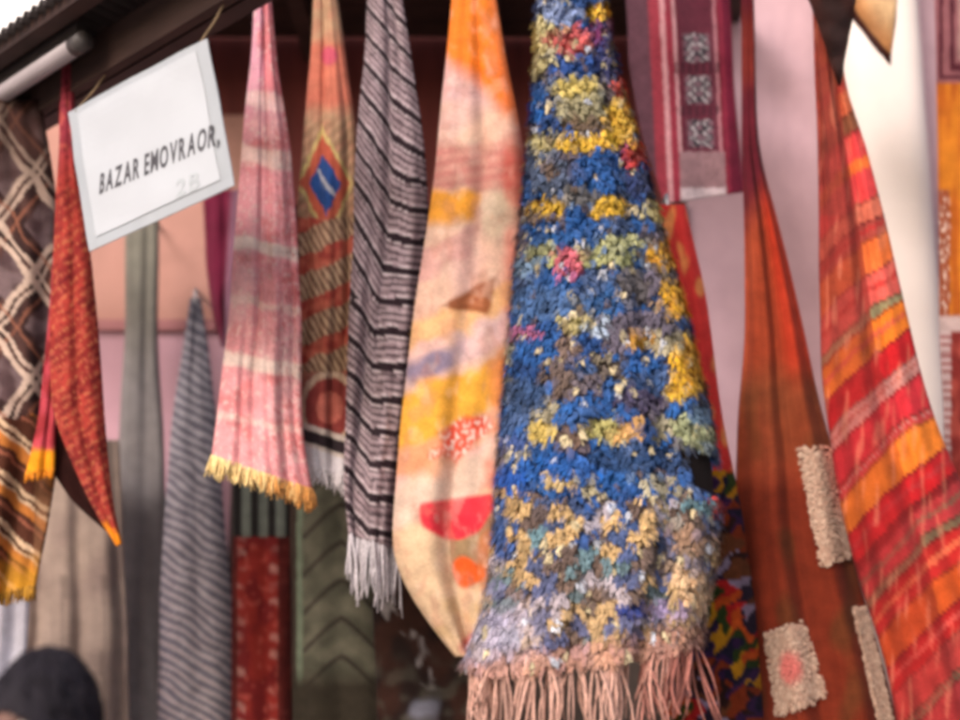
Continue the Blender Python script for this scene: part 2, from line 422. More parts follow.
# --- brown kilim with blue diamond
rt = rug('diamond_kilim', 'narrow brown and orange kilim with one blue diamond near its top and a white fringe', 324, 3.66, 'kilim')
TAN, OLV, ORG, BLU, MRN = C(188, 138, 112), C(150, 118, 92), C(194, 96, 74), C(48, 82, 146), C(146, 66, 62)
def cf(px, py, e, t):
    c = mixc(C(188, 150, 120), TAN, sstep(-.3, .3, nz(px * .1, py * .1, 3)))
    if py < 115:
        c = mixc(c, C(205, 112, 92), sstep(34, 50, py) * (1 - sstep(100, 118, py)) * .85)
        c = mixc(c, C(200, 90, 110), blob(px, py, 329, 56, 8, 9))
    elif py < 218:
        w = abs(px - 325 - (py - 185) * .05) * 1.25 + abs(py - 184) * .62 + 2.5 * nz(px * .15, py * .15, 2)
        c = mixc(c, OLV, sstep(112, 125, py) * .7 * sstep(.3, .6, hatch(px, py, .8, 9)))
        if w < 36: c = mixc(c, C(205, 182, 120), .9) if w > 31 else ORG * 1.05
        if w < 19: c = BLU if w > 5 else C(80, 104, 150)
        if abs(px - py * .6 - 216) < 2 and w < 18: c = C(190, 190, 200)
    elif py < 372:
        w = py + .42 * (px - 320)
        ph = ((w - 224 + 4 * nz(px * .08, py * .08)) / 44.0) % 1.0
        if ph < .6:
            h = hatch(px, py, -.5, 6.0); c = mixc(C(186, 150, 124), C(122, 90, 72), sstep(.45, .75, h + .35 * nz(px * .2, py * .2, 6)))
            c = mixc(c, C(214, 190, 150), .7 * sstep(.25, .0, h))
        else: c = mixc(C(196, 104, 84), C(168, 72, 62), sstep(-.2, .3, nz(px * .1, py * .1, 8)))
    else:
        c = mixc(C(190, 130, 108), C(168, 106, 92), sstep(-.3, .3, nz(px * .12, py * .12, 5)))
        w = math.hypot((px - 330) / 24, (py - 408) / 30)
        if w < 1.25: c = C(206, 176, 152) if w > 1 else MRN
        if w < .55: c = C(196, 110, 96)
        b = py - .35 * (px - 320)
        if b > 428: c = C(206, 190, 180)
        if 434 < b < 446: c = C(52, 42, 46)
        if b > 450: c = C(226, 218, 222)
    return c
hem = drape(rt, 'woven_body', [(317, -45), (312, 60), (304, 130), (299, 200), (296, 300), (292, 400), (294, 460)], [(330, -45), (346, 70), (353, 120), (358, 200), (357, 300), (353, 400), (352, 482)], 3.66, .55, cf, [(.018, 1.8, 1.5, 5.0), (.006, 4.5, 0, -3)], 80, 250, seed=2)
fringe(rt, hem, 60, .05, .004, lambda x, y, r: C(222, 212, 214) * r.uniform(.8, 1.05), jit=.9, tuft=2)

# --- grey striped blanket
rt = rug('striped_blanket', 'grey blanket with black stripes and a white fringe, beside the orange patchwork rug', 384, 3.56, 'blanket')
G1, G2, GD = C(172, 152, 158), C(132, 112, 118), C(44, 32, 38)
def foldx(py): return np.interp(py, [-40, 0, 120, 200, 330, 540], [386, 388, 396, 392, 374, 370])
def cf(px, py, e, t):
    fx = foldx(py)
    if px < fx: w = py - 1.45 * (px - fx) * (.8 if py > 300 else 1.0)
    else: w = py - np.interp(py, [0, 110, 200, 320], [1.5, .9, .3, .05]) * (px - fx)
    w += 2.5 * nz(px * .06, py * .03, 4)
    ph = (w / 33.0 + .25 * nz(w * .01, 3.3)) % 1.0
    c = mixc(G1, G2, sstep(-.25, .3, math.sin(ph * 25.0) * .4 + nz(px * .05, w * .25, 3)))
    if ph < .24: c = GD
    elif .33 < ph < .39 or .54 < ph < .62 or .76 < ph < .81: c = mixc(c, GD, .75)
    elif .24 < ph < .29 or .93 < ph < .98: c = mixc(c, C(214, 198, 202), .8)
    c = mixc(c, GD, .45 * sstep(.3, .5, nz(px * .5, py * .1, 9)))
    return c
hem = drape(rt, 'woven_body', [(370, -45), (366, 60), (358, 120), (355, 200), (351, 300), (347, 400), (345, 480), (350, 535)], [(394, -45), (411, 60), (420, 120), (427, 200), (424, 300), (419, 400), (412, 480), (400, 550)], 3.56, .6, cf, [(.026, 1.5, -.6, 5.0), (.007, 4.5, 0, 6)], 90, 260, seed=3)
fringe(rt, hem, 26, .16, .0034, lambda x, y, r: C(215, 206, 212) * r.uniform(.65, 1.05), jit=.4, tuft=2, lo=-1.4, hi=1.2)

# --- orange and cream patchwork rug
rt = rug('patchwork_rug', 'smooth orange, pink and cream rug with a red half moon and a pointed bottom corner', 474, 3.45)
def cf(px, py, e, t):
    n1 = nz(px * .02, py * .02, 7); n2 = nz(px * .07, py * .07, 3)
    X, Yy = px + 5 * n2, py + 9 * n1 + 4 * n2
    c = C(228, 186, 164)
    c = mixc(c, C(226, 182, 172), sstep(-.1, .4, n1))
    d = Yy + .45 * (X - 450)            # diagonals fall to the left
    c = mixc(c, C(222, 180, 178), (1 - sstep(95, 115, Yy)))
    c = mixc(c, C(238, 122, 38), (1 - sstep(72, 100, Yy - .9 * (X - 475))) * sstep(445, 462, X + .35 * (80 - Yy)))
    if py < 60: c = mixc(c, C(238, 130, 50), .8 * sstep(440, 456, X))
    c = mixc(c, C(198, 116, 112), .85 * sstep(138, 150, Yy) * (1 - sstep(184, 196, Yy)) * (.6 + .4 * hatch(px, py, 1.4, 11)))
    c = mixc(c, C(196, 76, 62), .7 * sstep(128, 142, Yy) * (1 - sstep(195, 215, Yy)) * sstep(495, 512, X))
    c = mixc(c, C(246, 166, 52), .95 * sstep(186, 196, Yy) * (1 - sstep(214, 228, Yy)) * (1 - sstep(470, 484, X)))
    c = mixc(c, C(206, 186, 160), .8 * blob(px, py, 496, 215, 16, 26, 0, .4))
    c = mixc(c, C(216, 160, 156), .7 * sstep(232, 240, d) * (1 - sstep(262, 272, d)) * (1 - sstep(468, 482, X)))
    c = mixc(c, C(222, 132, 116), .75 * sstep(222, 240, Yy) * sstep(496, 512, X) * (1 - sstep(330, 350, Yy)))
    c = mixc(c, C(236, 178, 112), .75 * sstep(300, 312, d) * (1 - sstep(330, 342, d)))
    # brown triangle with paler heart
    k = max((u_ * (px - x0_) + v_ * (py - y0_)) for (x0_, y0_, u_, v_) in ((442, 306, -.49, -.87), (497, 274, .97, .25), (487, 314, -.15, .99))) + 2.2 * n2
    c = mixc(c, C(150, 84, 52), .95 * (1 - sstep(-2, 3, k)))
    c = mixc(c, C(190, 122, 88), .75 * (1 - sstep(-2, 2, k + 6)))
    c = mixc(c, C(136, 70, 46), .8 * (1 - sstep(-2, 2, k + 11)))
    c = mixc(c, C(128, 118, 146), .9 * blob(px, py, 430, 368, 34, 13, -.5, .45, .55))
    c = mixc(c, C(208, 176, 186), .6 * sstep(335, 345, d) * (1 - sstep(362, 372, d)) * sstep(448, 462, X))
    c = mixc(c, C(238, 170, 56), .95 * sstep(372, 382, d) * (1 - sstep(424, 440, d)))
    c = mixc(c, C(230, 120, 90), .5 * sstep(372, 384, d) * (1 - sstep(424, 440, d)) * sstep(480, 500, X))
    c = mixc(c, C(228, 150, 100), .8 * sstep(424, 438, d) * (1 - sstep(452, 466, d)))
    k = blob(px, py, 463, 436, 33, 17, -.5, .25, .5)
    c = mixc(c, mixc(C(222, 78, 56), C(244, 206, 194), sstep(-.05, .35, nz(px * .24, py * .2, 6))), .95 * k)
    c = mixc(c, C(216, 188, 170), .9 * sstep(462, 476, d) * (1 - sstep(500, 512, d)))
    c = mixc(c, C(222, 126, 104), .8 * sstep(456, 470, Yy) * sstep(478, 492, X) * (1 - sstep(505, 520, Yy)))
    if py > 470:
        c = mixc(c, C(222, 188, 154), sstep(500, 516, d))
        if px > 450: c = mixc(c, C(152, 124, 92), .95 * sstep(516, 524, Yy) * (1 - sstep(576, 592, Yy + .4 * abs(px - 470))) * sstep(430, 444, X - .35 * (Yy - 530)))
        dx, dy = px - 457, py - (507 - .14 * (px - 455))
        c = mixc(c, C(222, 46, 66), .97 * (1 - sstep(.92, 1.06, math.hypot(dx / 37, dy / 33) + .08 * n2)) * sstep(-11, -6, dy) ) if dy > -12 else c
        c = mixc(c, C(226, 92, 36), .97 * blob(px, py, 468, 572, 17, 15, 0, .18, .3))
        c = mixc(c, C(196, 110, 60), .6 * blob(px, py, 486, 560, 8, 30))
        c = mixc(c, C(206, 96, 100), .8 * blob(px, py, 482, 640, 22, 12, -.6))
        c = mixc(c, C(206, 170, 120), .5 * sstep(.1, .4, nz(px * .05, py * .05, 12)) * sstep(590, 605, py))
    c = mixc(c, C(206, 110, 96), .35 * sstep(.5, .95, e))
    c = mixc(c, C(190, 130, 110), .35 * sstep(.1, .45, fr(px * .05, py * .03, 41)))
    c = mixc(c, C(248, 224, 206), .16 * sstep(.1, .45, fr(px * .06, py * .04, 51)))
    return c
hem = drape(rt, 'woven_body', [(456, -45), (447, 60), (440, 130), (430, 220), (415, 320), (402, 430), (394, 510), (393, 560), (424, 615), (456, 656)], [(488, -45), (505, 60), (521, 130), (527, 200), (521, 300), (508, 400), (503, 500), (500, 590), (484, 652)], 3.45, .45, cf, [(.016, 1.5, .8, .5), (.006, 3.6, .2, 2.0)], 110, 280, seed=4, mat=M_CLOTH, sag=2)

# --- blue shag rug
rt = rug('shag_rug', 'thick blue shag rug with yellow and brown checks and a long pinkish fringe', 568, 3.3)
B1, B2, B3, YL, OC, BR, GB = C(52, 106, 180), C(48, 84, 146), C(110, 142, 186), C(250, 204, 66), C(234, 220, 160), C(138, 114, 98), C(112, 128, 160)
SPOT = [  # x, y, rx, ry, colour
 (556, 18, 26, 14, C(150, 168, 210)), (598, 14, 16, 10, YL), (548, 34, 14, 8, OC), (570, 46, 24, 13, C(232, 112, 110)), (570, 68, 30, 10, C(58, 98, 176)), (602, 38, 10, 12, C(150, 70, 120)),
 (543, 62, 8, 22, OC), (575, 92, 26, 12, C(232, 210, 120)), (582, 112, 26, 14, C(186, 176, 136)), (580, 128, 26, 7, C(136, 112, 84)), (540, 112, 13, 16, C(44, 110, 190)), (607, 62, 14, 26, C(70, 76, 140)), (612, 58, 6, 8, C(230, 200, 110)),
 (622, 88, 11, 19, C(228, 76, 52)), (616, 126, 15, 22, YL), (590, 146, 42, 8, YL), (546, 144, 16, 7, OC), (640, 150, 14, 9, C(238, 176, 70)), (628, 162, 9, 15, C(226, 74, 60)),
 (595, 176, 26, 24, B1), (552, 176, 18, 20, GB), (556, 172, 8, 9, BR), (575, 200, 24, 8, C(126, 122, 120)), (550, 211, 14, 10, YL), (606, 212, 20, 10, YL), (640, 188, 16, 14, C(60, 72, 120)),
 (548, 236, 20, 11, B1), (592, 236, 16, 10, B1), (654, 214, 14, 14, OC), (672, 236, 12, 10, C(214, 80, 50)), (545, 256, 12, 14, C(200, 200, 150)), (590, 262, 44, 8, C(204, 204, 140)), (618, 246, 22, 8, C(206, 206, 150)), (569, 265, 14, 15, C(222, 110, 130)),
 (560, 240, 30, 8, C(52, 112, 188)), (530, 270, 14, 10, C(150, 180, 210)), (660, 260, 17, 17, C(248, 190, 50)), (675, 304, 15, 20, C(250, 192, 30)), (638, 344, 18, 10, C(240, 180, 60)), (682, 372, 15, 30, C(250, 196, 36)), (672, 395, 10, 10, YL),
 (630, 290, 18, 18, C(124, 116, 116)), (545, 306, 30, 18, C(88, 124, 178)), (600, 306, 20, 14, C(60, 108, 170)), (530, 336, 14, 8, C(190, 110, 150)), (574, 326, 14, 10, C(214, 200, 130)), (596, 332, 9, 8, C(200, 216, 236)), (572, 348, 9, 16, BR),
 (560, 378, 16, 16, C(124, 104, 92)), (610, 370, 16, 12, C(100, 88, 84)), (540, 394, 14, 12, C(48, 116, 205)), (530, 400, 24, 20, C(70, 96, 140)), (512, 350, 10, 14, C(200, 200, 180)), (640, 400, 26, 14, C(86, 76, 104)), (646, 384, 14, 10, C(66, 98, 150)),
 (544, 436, 13, 13, C(232, 204, 110)), (600, 432, 22, 12, C(206, 196, 120)), (626, 432, 12, 12, C(230, 180, 110)), (572, 440, 13, 11, C(116, 92, 74)), (520, 446, 12, 10, C(60, 90, 160)), (690, 432, 22, 20, C(190, 196, 150)), (700, 418, 18, 10, C(110, 150, 190)),
 (560, 470, 54, 13, C(38, 104, 190)), (640, 462, 50, 16, C(50, 78, 124)), (514, 484, 16, 12, C(44, 100, 196)), (560, 484, 14, 9, C(220, 190, 130)), (516, 496, 12, 7, C(226, 184, 130)),
]
GR = random.Random(21)
CELLS = {}
def cell(px, py):
    # irregular brick-like checks in the lower half
    row = int(math.floor((py + 6 * nz(px * .015, 2.2)) / (14.0 if py > 490 else 21.0))); off = (row % 2) * 9
    k = (row, int(math.floor((px + off + 5 * nz(py * .02, 7.7)) / (19.0 if py > 490 else 26.0))))
    if k not in CELLS: CELLS[k] = GR.random()
    return CELLS[k], k
def shagcol(px, py, e, t):
    n = nz(px * .035, py * .035, 5); r, k = cell(px, py)
    if py < 500:
        c = mixc(B1, B2, sstep(-.1, .4, n)); c = mixc(c, GB, .55 * sstep(.1, .45, nz(px * .03, py * .03, 15)))
        if r > .84: c = mixc(c, BR, .7)
        elif r < .09: c = mixc(c, C(216, 200, 146), .75)
        elif r < .16: c = mixc(c, C(150, 176, 210), .7)
    else:
        f = sstep(510, 640, py)
        if (k[0] + k[1]) % 2 == 0 and r < .82: c = mixc(C(62, 102, 172), C(92, 100, 126), r * 1.2) if r < .62 else C(112, 148, 160)
        else: c = C(226, 190, 136) if r < .46 else mixc(C(134, 106, 86), C(110, 96, 96), r)
        if .93 < r: c = C(214, 74, 70) if r > .99 else C(204, 194, 206)
        c = mixc(c, C(156, 130, 112), .36 * f)
        # pale left corner, peach right corner
        c = mixc(c, C(206, 198, 222), .75 * blob(px, py, 504, 640, 34, 38, .3, .5, .8))
        c = mixc(c, C(244, 208, 166), .85 * blob(px, py, 690, 594, 18, 30, -.5, .4, .5))
        c = mixc(c, C(222, 176, 140), .5 * blob(px, py, 684, 540, 26, 14, .5, .4, .5))
        c = mixc(c, C(44, 62, 140), .9 * blob(px, py, 632, 612, 16, 9))
        c = mixc(c, C(180, 160, 205), .8 * blob(px, py, 664, 610, 22, 9))
        c = mixc(c, C(214, 160, 140), .8 * sstep(634, 652, py + .18 * (px - 600)))
    for (x, y, rx, ry, cc) in SPOT:
        if abs(px - x) < rx * 1.6 and abs(py - y) < ry * 1.6:
            c = mixc(c, cc, .95 * blob(px, py, x, y, rx, ry, 0, .18, .35))
    return c
SL = [(546, -45), (540, 80), (535, 160), (523, 260), (515, 340), (508, 430), (502, 520), (494, 600), (470, 664)]
SR = [(592, -45), (610, 70), (634, 150), (657, 230), (676, 300), (692, 370), (706, 430), (714, 490), (708, 560), (696, 610), (694, 638)]
def shag_crease(e, t): return .055 * sstep(.40, .52, e - .12 * nz(t * 3, 4.4)) - .02 * sstep(.6, .9, e) + .03 * sstep(.5, .62, -e) * sstep(.2, .5, t)
SB, SFOLD = .42, [(.018, 1.6, .4, .6), (.008, 3.4, 1.4, 1.2)]
hem = drape(rt, 'backing', SL, SR, 3.3, SB, lambda a, b, e, t: mixc(shagcol(a, b, e, t) * .8, C(26, 20, 20), blob(a, b, 698, 470, 15, 30, -.45, .2, .25)), SFOLD, 130, 260, seed=5, sag=10, crease=shag_crease)  # near-black patch puts the shade of an open fold into the backing colour
# the pile: drooping tufts of yarn rooted all over the backing
def pile(root, L, Rr, Y, bulge, folds, colf, seed, sag, rows, across, ln, wrap=1.75, nbl=4, wid=.0052, crease=None):
    rr = random.Random(seed); V = []; F = []; cols = []
    l = resample(L, rows); r = resample(Rr, rows); mpp = Y / FPX
    for j in range(rows):
        t = j / (rows - 1); half = (r[j, 0] - l[j, 0]) / 2; midx = (r[j, 0] + l[j, 0]) / 2
        na = max(10, int(across * half / 110))
        for i in range(na):
            s = (2 * (i + rr.uniform(-.5, .5)) / (na - 1) - 1); a = max(-1, min(1, s)) * wrap
            e = math.sin(a) if abs(a) <= math.pi / 2 else math.copysign(1 - .7 * (1 - math.cos(abs(a) - math.pi / 2)), a)
            f = (e + 1) / 2; tj = min(1, max(0, t + rr.uniform(-.5, .5) / rows))
            px = midx + half * e; py = l[j, 1] * (1 - f) + r[j, 1] * f + sag * t * (1 - e * e) + rr.uniform(-2, 2)
            px += 2.0 * nz(py * .012, seed + 11.7, a / wrap * .3) * (.3 + .7 * min(1, t * 3))
            dep = -bulge * half * mpp * math.cos(a)
            for (amp, fq, ph, lean) in folds: dep += amp * min(1, .25 + t) * math.sin(fq * e * math.pi + ph + lean * t + .8 * nz(t * 2.2, seed + ph))
            dep += .012 * nz(e * 2 + seed, t * 5, 1.7)
            if crease: dep += crease(e, t)
            if blob(px, py, 698, 470, 14, 28, -.45, .15, .25) > .5: continue
            p = P(px, py, Y + dep); c = colf(px + rr.gauss(0, 2.2), py + 6 + rr.gauss(0, 2.2), e, t)
            nrm = Vector((math.sin(a), -math.cos(a) - .15, 0)).normalized()
            lean_ = Vector((rr.uniform(-.6, .6), 0, 0))
            fleck = rr.random()
            if fleck < .035: c = C(232, 216, 176)
            elif fleck < .055: c = mixc(c, C(110, 88, 74), .8)
            elif fleck < .07: c = C(210, 214, 226)
            c = c * rr.uniform(.84, 1.24); lie = rr.uniform(-.5, .5); ltuft = ln * rr.uniform(.8, 1.3)
            for b in range(nbl):
                out = (nrm * rr.uniform(.6, 1.1) + Vector((lie + rr.uniform(-.3, .3), rr.uniform(-.2, .2), rr.uniform(-.45, .25)))).normalized()
                L_ = ltuft * rr.uniform(.8, 1.15)
                p0 = p + Vector((rr.uniform(-.004, .004), 0, rr.uniform(-.004, .004)))
                p1 = p0 + out * L_ * .5 + Vector((0, 0, -L_ * .05)); p2 = p1 + (out * .45 + Vector((lie * .5 + rr.uniform(-.2, .2), 0, -rr.uniform(.4, .9)))) * L_ * .55
                sd = out.cross(Vector((0, 0, 1))).normalized() * wid * rr.uniform(.7, 1.3)
                ck = np.clip(c * rr.uniform(.85, 1.12), 0, .88); k = len(V)
                V += [p0 - sd * .7, p0 + sd * .7, p1 - sd, p1 + sd, p2 - sd * .6, p2 + sd * .6]
                cols += [ck] * 6
                F += [(k, k + 1, k + 3, k + 2), (k + 2, k + 3, k + 5, k + 4)]
    return mesh_obj('pile', V, F, M_YARN, root, True, cols)
pile(rt, SL, SR, 3.3, SB, SFOLD, shagcol, 5, 10, 150, 52, .030, nbl=16, wid=.0024, crease=shag_crease)
fringe(rt, hem, 27, .21, .0036, lambda x, y, r: mixc(C(220, 174, 158), C(176, 98, 88), sstep(590, 700, x + r.uniform(-60, 60)) * .8) * r.uniform(.65, 1.15), jit=1.0, tuft=5, lo=-1.4, hi=1.5)

# --- maroon woven panel
rt = rug('maroon_panel', 'flat maroon woven panel with three pale embroidered motifs hanging behind the blue shag rug', 700, 4.0, 'panel', tied=False)
MD, ML, MG = C(98, 32, 50), C(168, 62, 84), C(150, 116, 122)
def cf(px, py, e, t):
    x = px - .05 * (py - 100)       # the panel's own vertical
    c = C(96, 62, 74) if x < 653 else MD
    if 653 <= x < 664: c = C(150, 56, 70)
    if 664 <= x < 669: c = C(206, 150, 156)
    if 669 <= x < 676: c = C(150, 50, 68)
    if 676 <= x < 722:
        c = C(98, 42, 58)
        if x < 681: c = C(206, 158, 164) if x < 679 else C(110, 30, 48)
        if x > 717: c = C(176, 120, 130) if x < 720 else C(110, 30, 48)
        for my in (48, 90, 134):
            u, v = (x - 699) / 12.0, (py - my) / 14.0
            if abs(u) < 1.1 and abs(v) < 1.0:
                w = abs(abs(u) - .5 + .25 * math.sin(v * 9 + my)) + .35 * nz(px * .3, py * .3, my)
                c = C(190, 178, 184) if w < .10 else C(36, 34, 44) if w < .40 else C(128, 96, 108)
        if 62 < py < 74 or 106 < py < 116: c = mixc(c, C(44, 26, 36), .6 * sstep(.4, .6, hatch(px, py, 0, 7)))
        if py > 152: c = MG
        if py > 188: c = C(206, 186, 192)
    if x >= 722: c = C(104, 26, 50) if x > 727 else C(132, 40, 62)
    return mixc(c, c * .7, .6 * sstep(.1, .4, nz(px * .25, py * .25, 3)))
drape(rt, 'woven_body', [(622, -60), (628, 60), (644, 140), (664, 204)], [(726, -60), (733, 60), (738, 130), (742, 192)], 4.0, .15, cf, [(.012, 1.4, .4, .6)], 100, 160, wrap=.9, seed=6, mat=M_FLAT, thick=.006)
m = MB(); a, b = P(612, -60, 4.0), P(740, -60, 4.0); m.tube([a + Vector((-.05, 0, .02)), b + Vector((.05, 0, .02))], .014, 8); m.build('hanging_rod', M_WOOD, rt, True)

# --- rust coloured hanging with cream patches
rt = rug('rust_hanging', 'rust brown hanging with three fluffy cream patches, in front of the lilac wall', 750, 3.75, 'hanging')
def cf(px, py, e, t):
    n = nz(px * .02, py * .008, 4)
    c = mixc(C(178, 82, 54), C(150, 62, 38), sstep(-.3, .3, n + .2 * nz(px * .1, py * .02)))
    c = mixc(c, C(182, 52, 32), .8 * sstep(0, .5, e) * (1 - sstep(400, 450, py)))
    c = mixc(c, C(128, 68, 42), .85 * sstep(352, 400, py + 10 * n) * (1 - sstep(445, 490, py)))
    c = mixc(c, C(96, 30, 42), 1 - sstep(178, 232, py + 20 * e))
    c = mixc(c, C(112, 42, 26), .95 * sstep(450, 500, py))
    c = mixc(c, C(136, 52, 32), .5 * sstep(-.1, .4, nz(px * .015, py * .01, 21)))
    c = mixc(c, C(92, 58, 32), .6 * sstep(.15, .4, nz(px * .03, py * .015, 31)) * sstep(350, 420, py))
    return c
RL = [(742, -45), (743, 150), (747, 240), (746, 340), (738, 430), (735, 500), (745, 600), (756, 720), (764, 860)]
RR_ = [(752, -45), (757, 150), (778, 225), (797, 300), (818, 400), (832, 450), (852, 560), (876, 640), (896, 720), (926, 860)]
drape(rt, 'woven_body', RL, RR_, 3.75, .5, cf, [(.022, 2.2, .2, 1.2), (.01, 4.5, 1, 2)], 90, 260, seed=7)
from mathutils.bvhtree import BVHTree
RUST = [c for c in rt.children if c.name.startswith('woven_body')][0]
RBVH = BVHTree.FromPolygons([v.co + rt.location for v in RUST.data.vertices], [p.vertices[:] for p in RUST.data.polygons])
def patch(root, poly, Y, colf, seed):
    """a small tufted patch sewn on"""
    rr = random.Random(seed); V = []; F = []; cols = []
    n = 48
    (a, b, c_, d) = [np.array(q, float) for q in poly]
    for j in range(n):
        for i in range(n // 2):
            u, v = (i + rr.random()) / (n / 2), (j + rr.random()) / n
            q = (a * (1 - u) + b * u) * (1 - v) + (d * (1 - u) + c_ * u) * v
            edge = min(u, 1 - u, v, 1 - v)
            if edge < .07 and nz(q[0] * .25, q[1] * .25, seed) < -.05: continue
            hit = RBVH.ray_cast(EYE, ray(q[0], q[1]).normalized())[0]
            if hit is None: continue
            p = hit + (EYE - hit).normalized() * .004; c = colf(u, v, rr)
            for k in range(8):
                out = Vector((rr.uniform(-.7, .7), -1, rr.uniform(-.6, .3))).normalized(); L_ = .008 * rr.uniform(.6, 1.4)
                p1 = p + out * L_; p2 = p1 + out * L_ * .3 + Vector((0, 0, -L_ * .6)); sd = out.cross(Vector((0, 0, 1))).normalized() * .0022
                kk = len(V); V += [p - sd, p + sd, p1 - sd, p1 + sd, p2 - sd * .5, p2 + sd * .5]; cols += [np.clip(c * rr.uniform(.8, 1.15), 0, .85)] * 6
                F += [(kk, kk + 1, kk + 3, kk + 2), (kk + 2, kk + 3, kk + 5, kk + 4)]
    return mesh_obj('fluffy_patch', V, F, M_YARN, root, True, cols)
crm = lambda u, v, r: mixc(C(220, 190, 168), C(186, 146, 126), r.random())
patch(rt, [(797, 446), (828, 446), (852, 556), (820, 566)], 3.66, lambda u, v, r: mixc(crm(u, v, r), C(226, 130, 110), .7 * sstep(.55, .9, u) * (1 - sstep(.4, .8, v))), 1)
patch(rt, [(764, 632), (803, 618), (826, 696), (776, 716)], 3.64, lambda u, v, r: mixc(crm(u, v, r) * .9, C(214, 104, 100), .85 * (1 - sstep(.12, .3, math.hypot(u - .45, (v - .5) * 1.1)))), 2)
patch(rt, [(851, 606), (866, 606), (892, 722), (878, 724)], 3.72, crm, 3)

# --- red and orange striped rug
rt = rug('striped_rug', 'large red, orange and coral rug with slanting stripes at the right', 826, 3.55)
BANDS = [(-200, C(226, 120, 70)), (60, C(230, 120, 84)), (118, C(150, 92, 66)), (138, C(222, 72, 74)), (206, C(226, 120, 96)), (226, C(170, 74, 66)), (244, C(236, 118, 60)), (276, C(228, 100, 90)), (308, C(150, 140, 104)), (318, C(238, 128, 44)), (350, C(196, 36, 42)),
 (378, C(204, 140, 132)), (396, C(208, 52, 62)), (428, C(196, 66, 66)), (440, C(238, 130, 46)), (474, C(190, 34, 40)), (504, C(120, 30, 34)), (512, C(176, 56, 60)), (540, C(122, 104, 80)), (550, C(184, 44, 42)), (580, C(206, 88, 40)), (614, C(186, 40, 40)), (640, C(186, 66, 62)), (672, C(116, 100, 78)),
 (682, C(180, 62, 64)), (716, C(232, 110, 50)), (748, C(170, 40, 44)), (780, C(220, 90, 80)), (820, C(130, 40, 40)), (850, C(226, 110, 60)), (2000, C(226, 110, 60))]
def ridge(py): return np.interp(py, [-40, 60, 150, 250, 350, 450, 560, 700, 900], [826, 832, 846, 862, 876, 898, 926, 958, 1000])
def cf(px, py, e, t):
    rx = ridge(py); d = px - rx
    wv = 5 * nz(px * .022, py * .022, 2) + 2 * nz(px * .1, py * .1, 2)
    w = py + (.62 * d if d > 0 else .85 * d) + wv
    i = 0
    while BANDS[i + 1][0] <= w: i += 1
    f = (w - BANDS[i][0]) / (BANDS[i + 1][0] - BANDS[i][0]); k = w / 33.0
    c = BANDS[i][1] * 1.0
    if abs(f - .5) < .09 and i % 2: c = mixc(c, BANDS[(i * 3) % 28][1], .7)
    c = mixc(c, C(104, 30, 30), .7 * (1 - sstep(1.0, 3.0, abs(w - BANDS[i][0] - 1))))
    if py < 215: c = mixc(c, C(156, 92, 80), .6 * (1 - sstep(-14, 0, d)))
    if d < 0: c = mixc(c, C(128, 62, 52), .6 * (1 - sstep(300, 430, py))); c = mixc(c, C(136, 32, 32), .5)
    c = mixc(c, c * .7, .5 * sstep(.15, .42, nz(px * .06, py * .03, 12)))
    c = mixc(c, C(238, 150, 120), .25 * sstep(.2, .42, nz(px * .2, w * .03, 22)))
    return c
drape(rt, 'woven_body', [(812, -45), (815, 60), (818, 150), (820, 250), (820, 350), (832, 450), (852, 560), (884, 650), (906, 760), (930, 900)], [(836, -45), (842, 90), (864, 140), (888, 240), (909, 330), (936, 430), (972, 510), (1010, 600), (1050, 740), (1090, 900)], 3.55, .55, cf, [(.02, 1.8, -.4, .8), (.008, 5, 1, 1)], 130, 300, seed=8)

# --- rug at the right edge: maroon head, orange field
rt = rug('orange_rug', 'orange brown rug with a maroon framed head at the right edge of the picture', 985, 4.0, tied=False)
def cf(px, py, e, t):
    if py < 84:
        c = C(146, 92, 98)
        u = min(px - 936, 84 - py)
        if 3 < u < 7 or 14 < u < 18: c = C(84, 34, 46)
        if 22 < u < 26: c = C(176, 138, 132)
        if u > 30: c = C(110, 54, 66)
    elif py < 330:
        c = mixc(C(206, 122, 36), C(180, 92, 30), sstep(-.2, .4, nz(px * .12, py * .015, 3)))
        if px < 950 and py > 190: c = mixc(C(150, 74, 44), C(226, 196, 180), sstep(.1, .3, nz(px * .3, py * .25, 7)))
        if py > 318: c = C(196, 170, 166)
    else: c = mixc(C(128, 44, 40), C(160, 70, 60), sstep(-.1, .4, nz(px * .1, py * .05, 3)))
    if py > 330 and px < 951: c = mixc(C(206, 180, 178), C(150, 90, 90), sstep(.4, .6, hatch(px, py, 1.57, 9)))
    return c
drape(rt, 'woven_body', [(934, -60), (936, 80), (938, 200), (940, 330), (944, 480), (952, 700)], [(1040, -60), (1042, 80), (1050, 330), (1060, 700)], 4.0, .12, cf, [(.012, 1.6, .4, .6)], 90, 200, wrap=.95, seed=9, mat=M_FLAT)
m = MB(); a, b = P(926, -60, 4.0), P(1048, -60, 4.0); m.tube([a + Vector((0, 0, .02)), b + Vector((0, 0, .02))], .014, 8); m.build('hanging_rod', M_WOOD, rt, True)

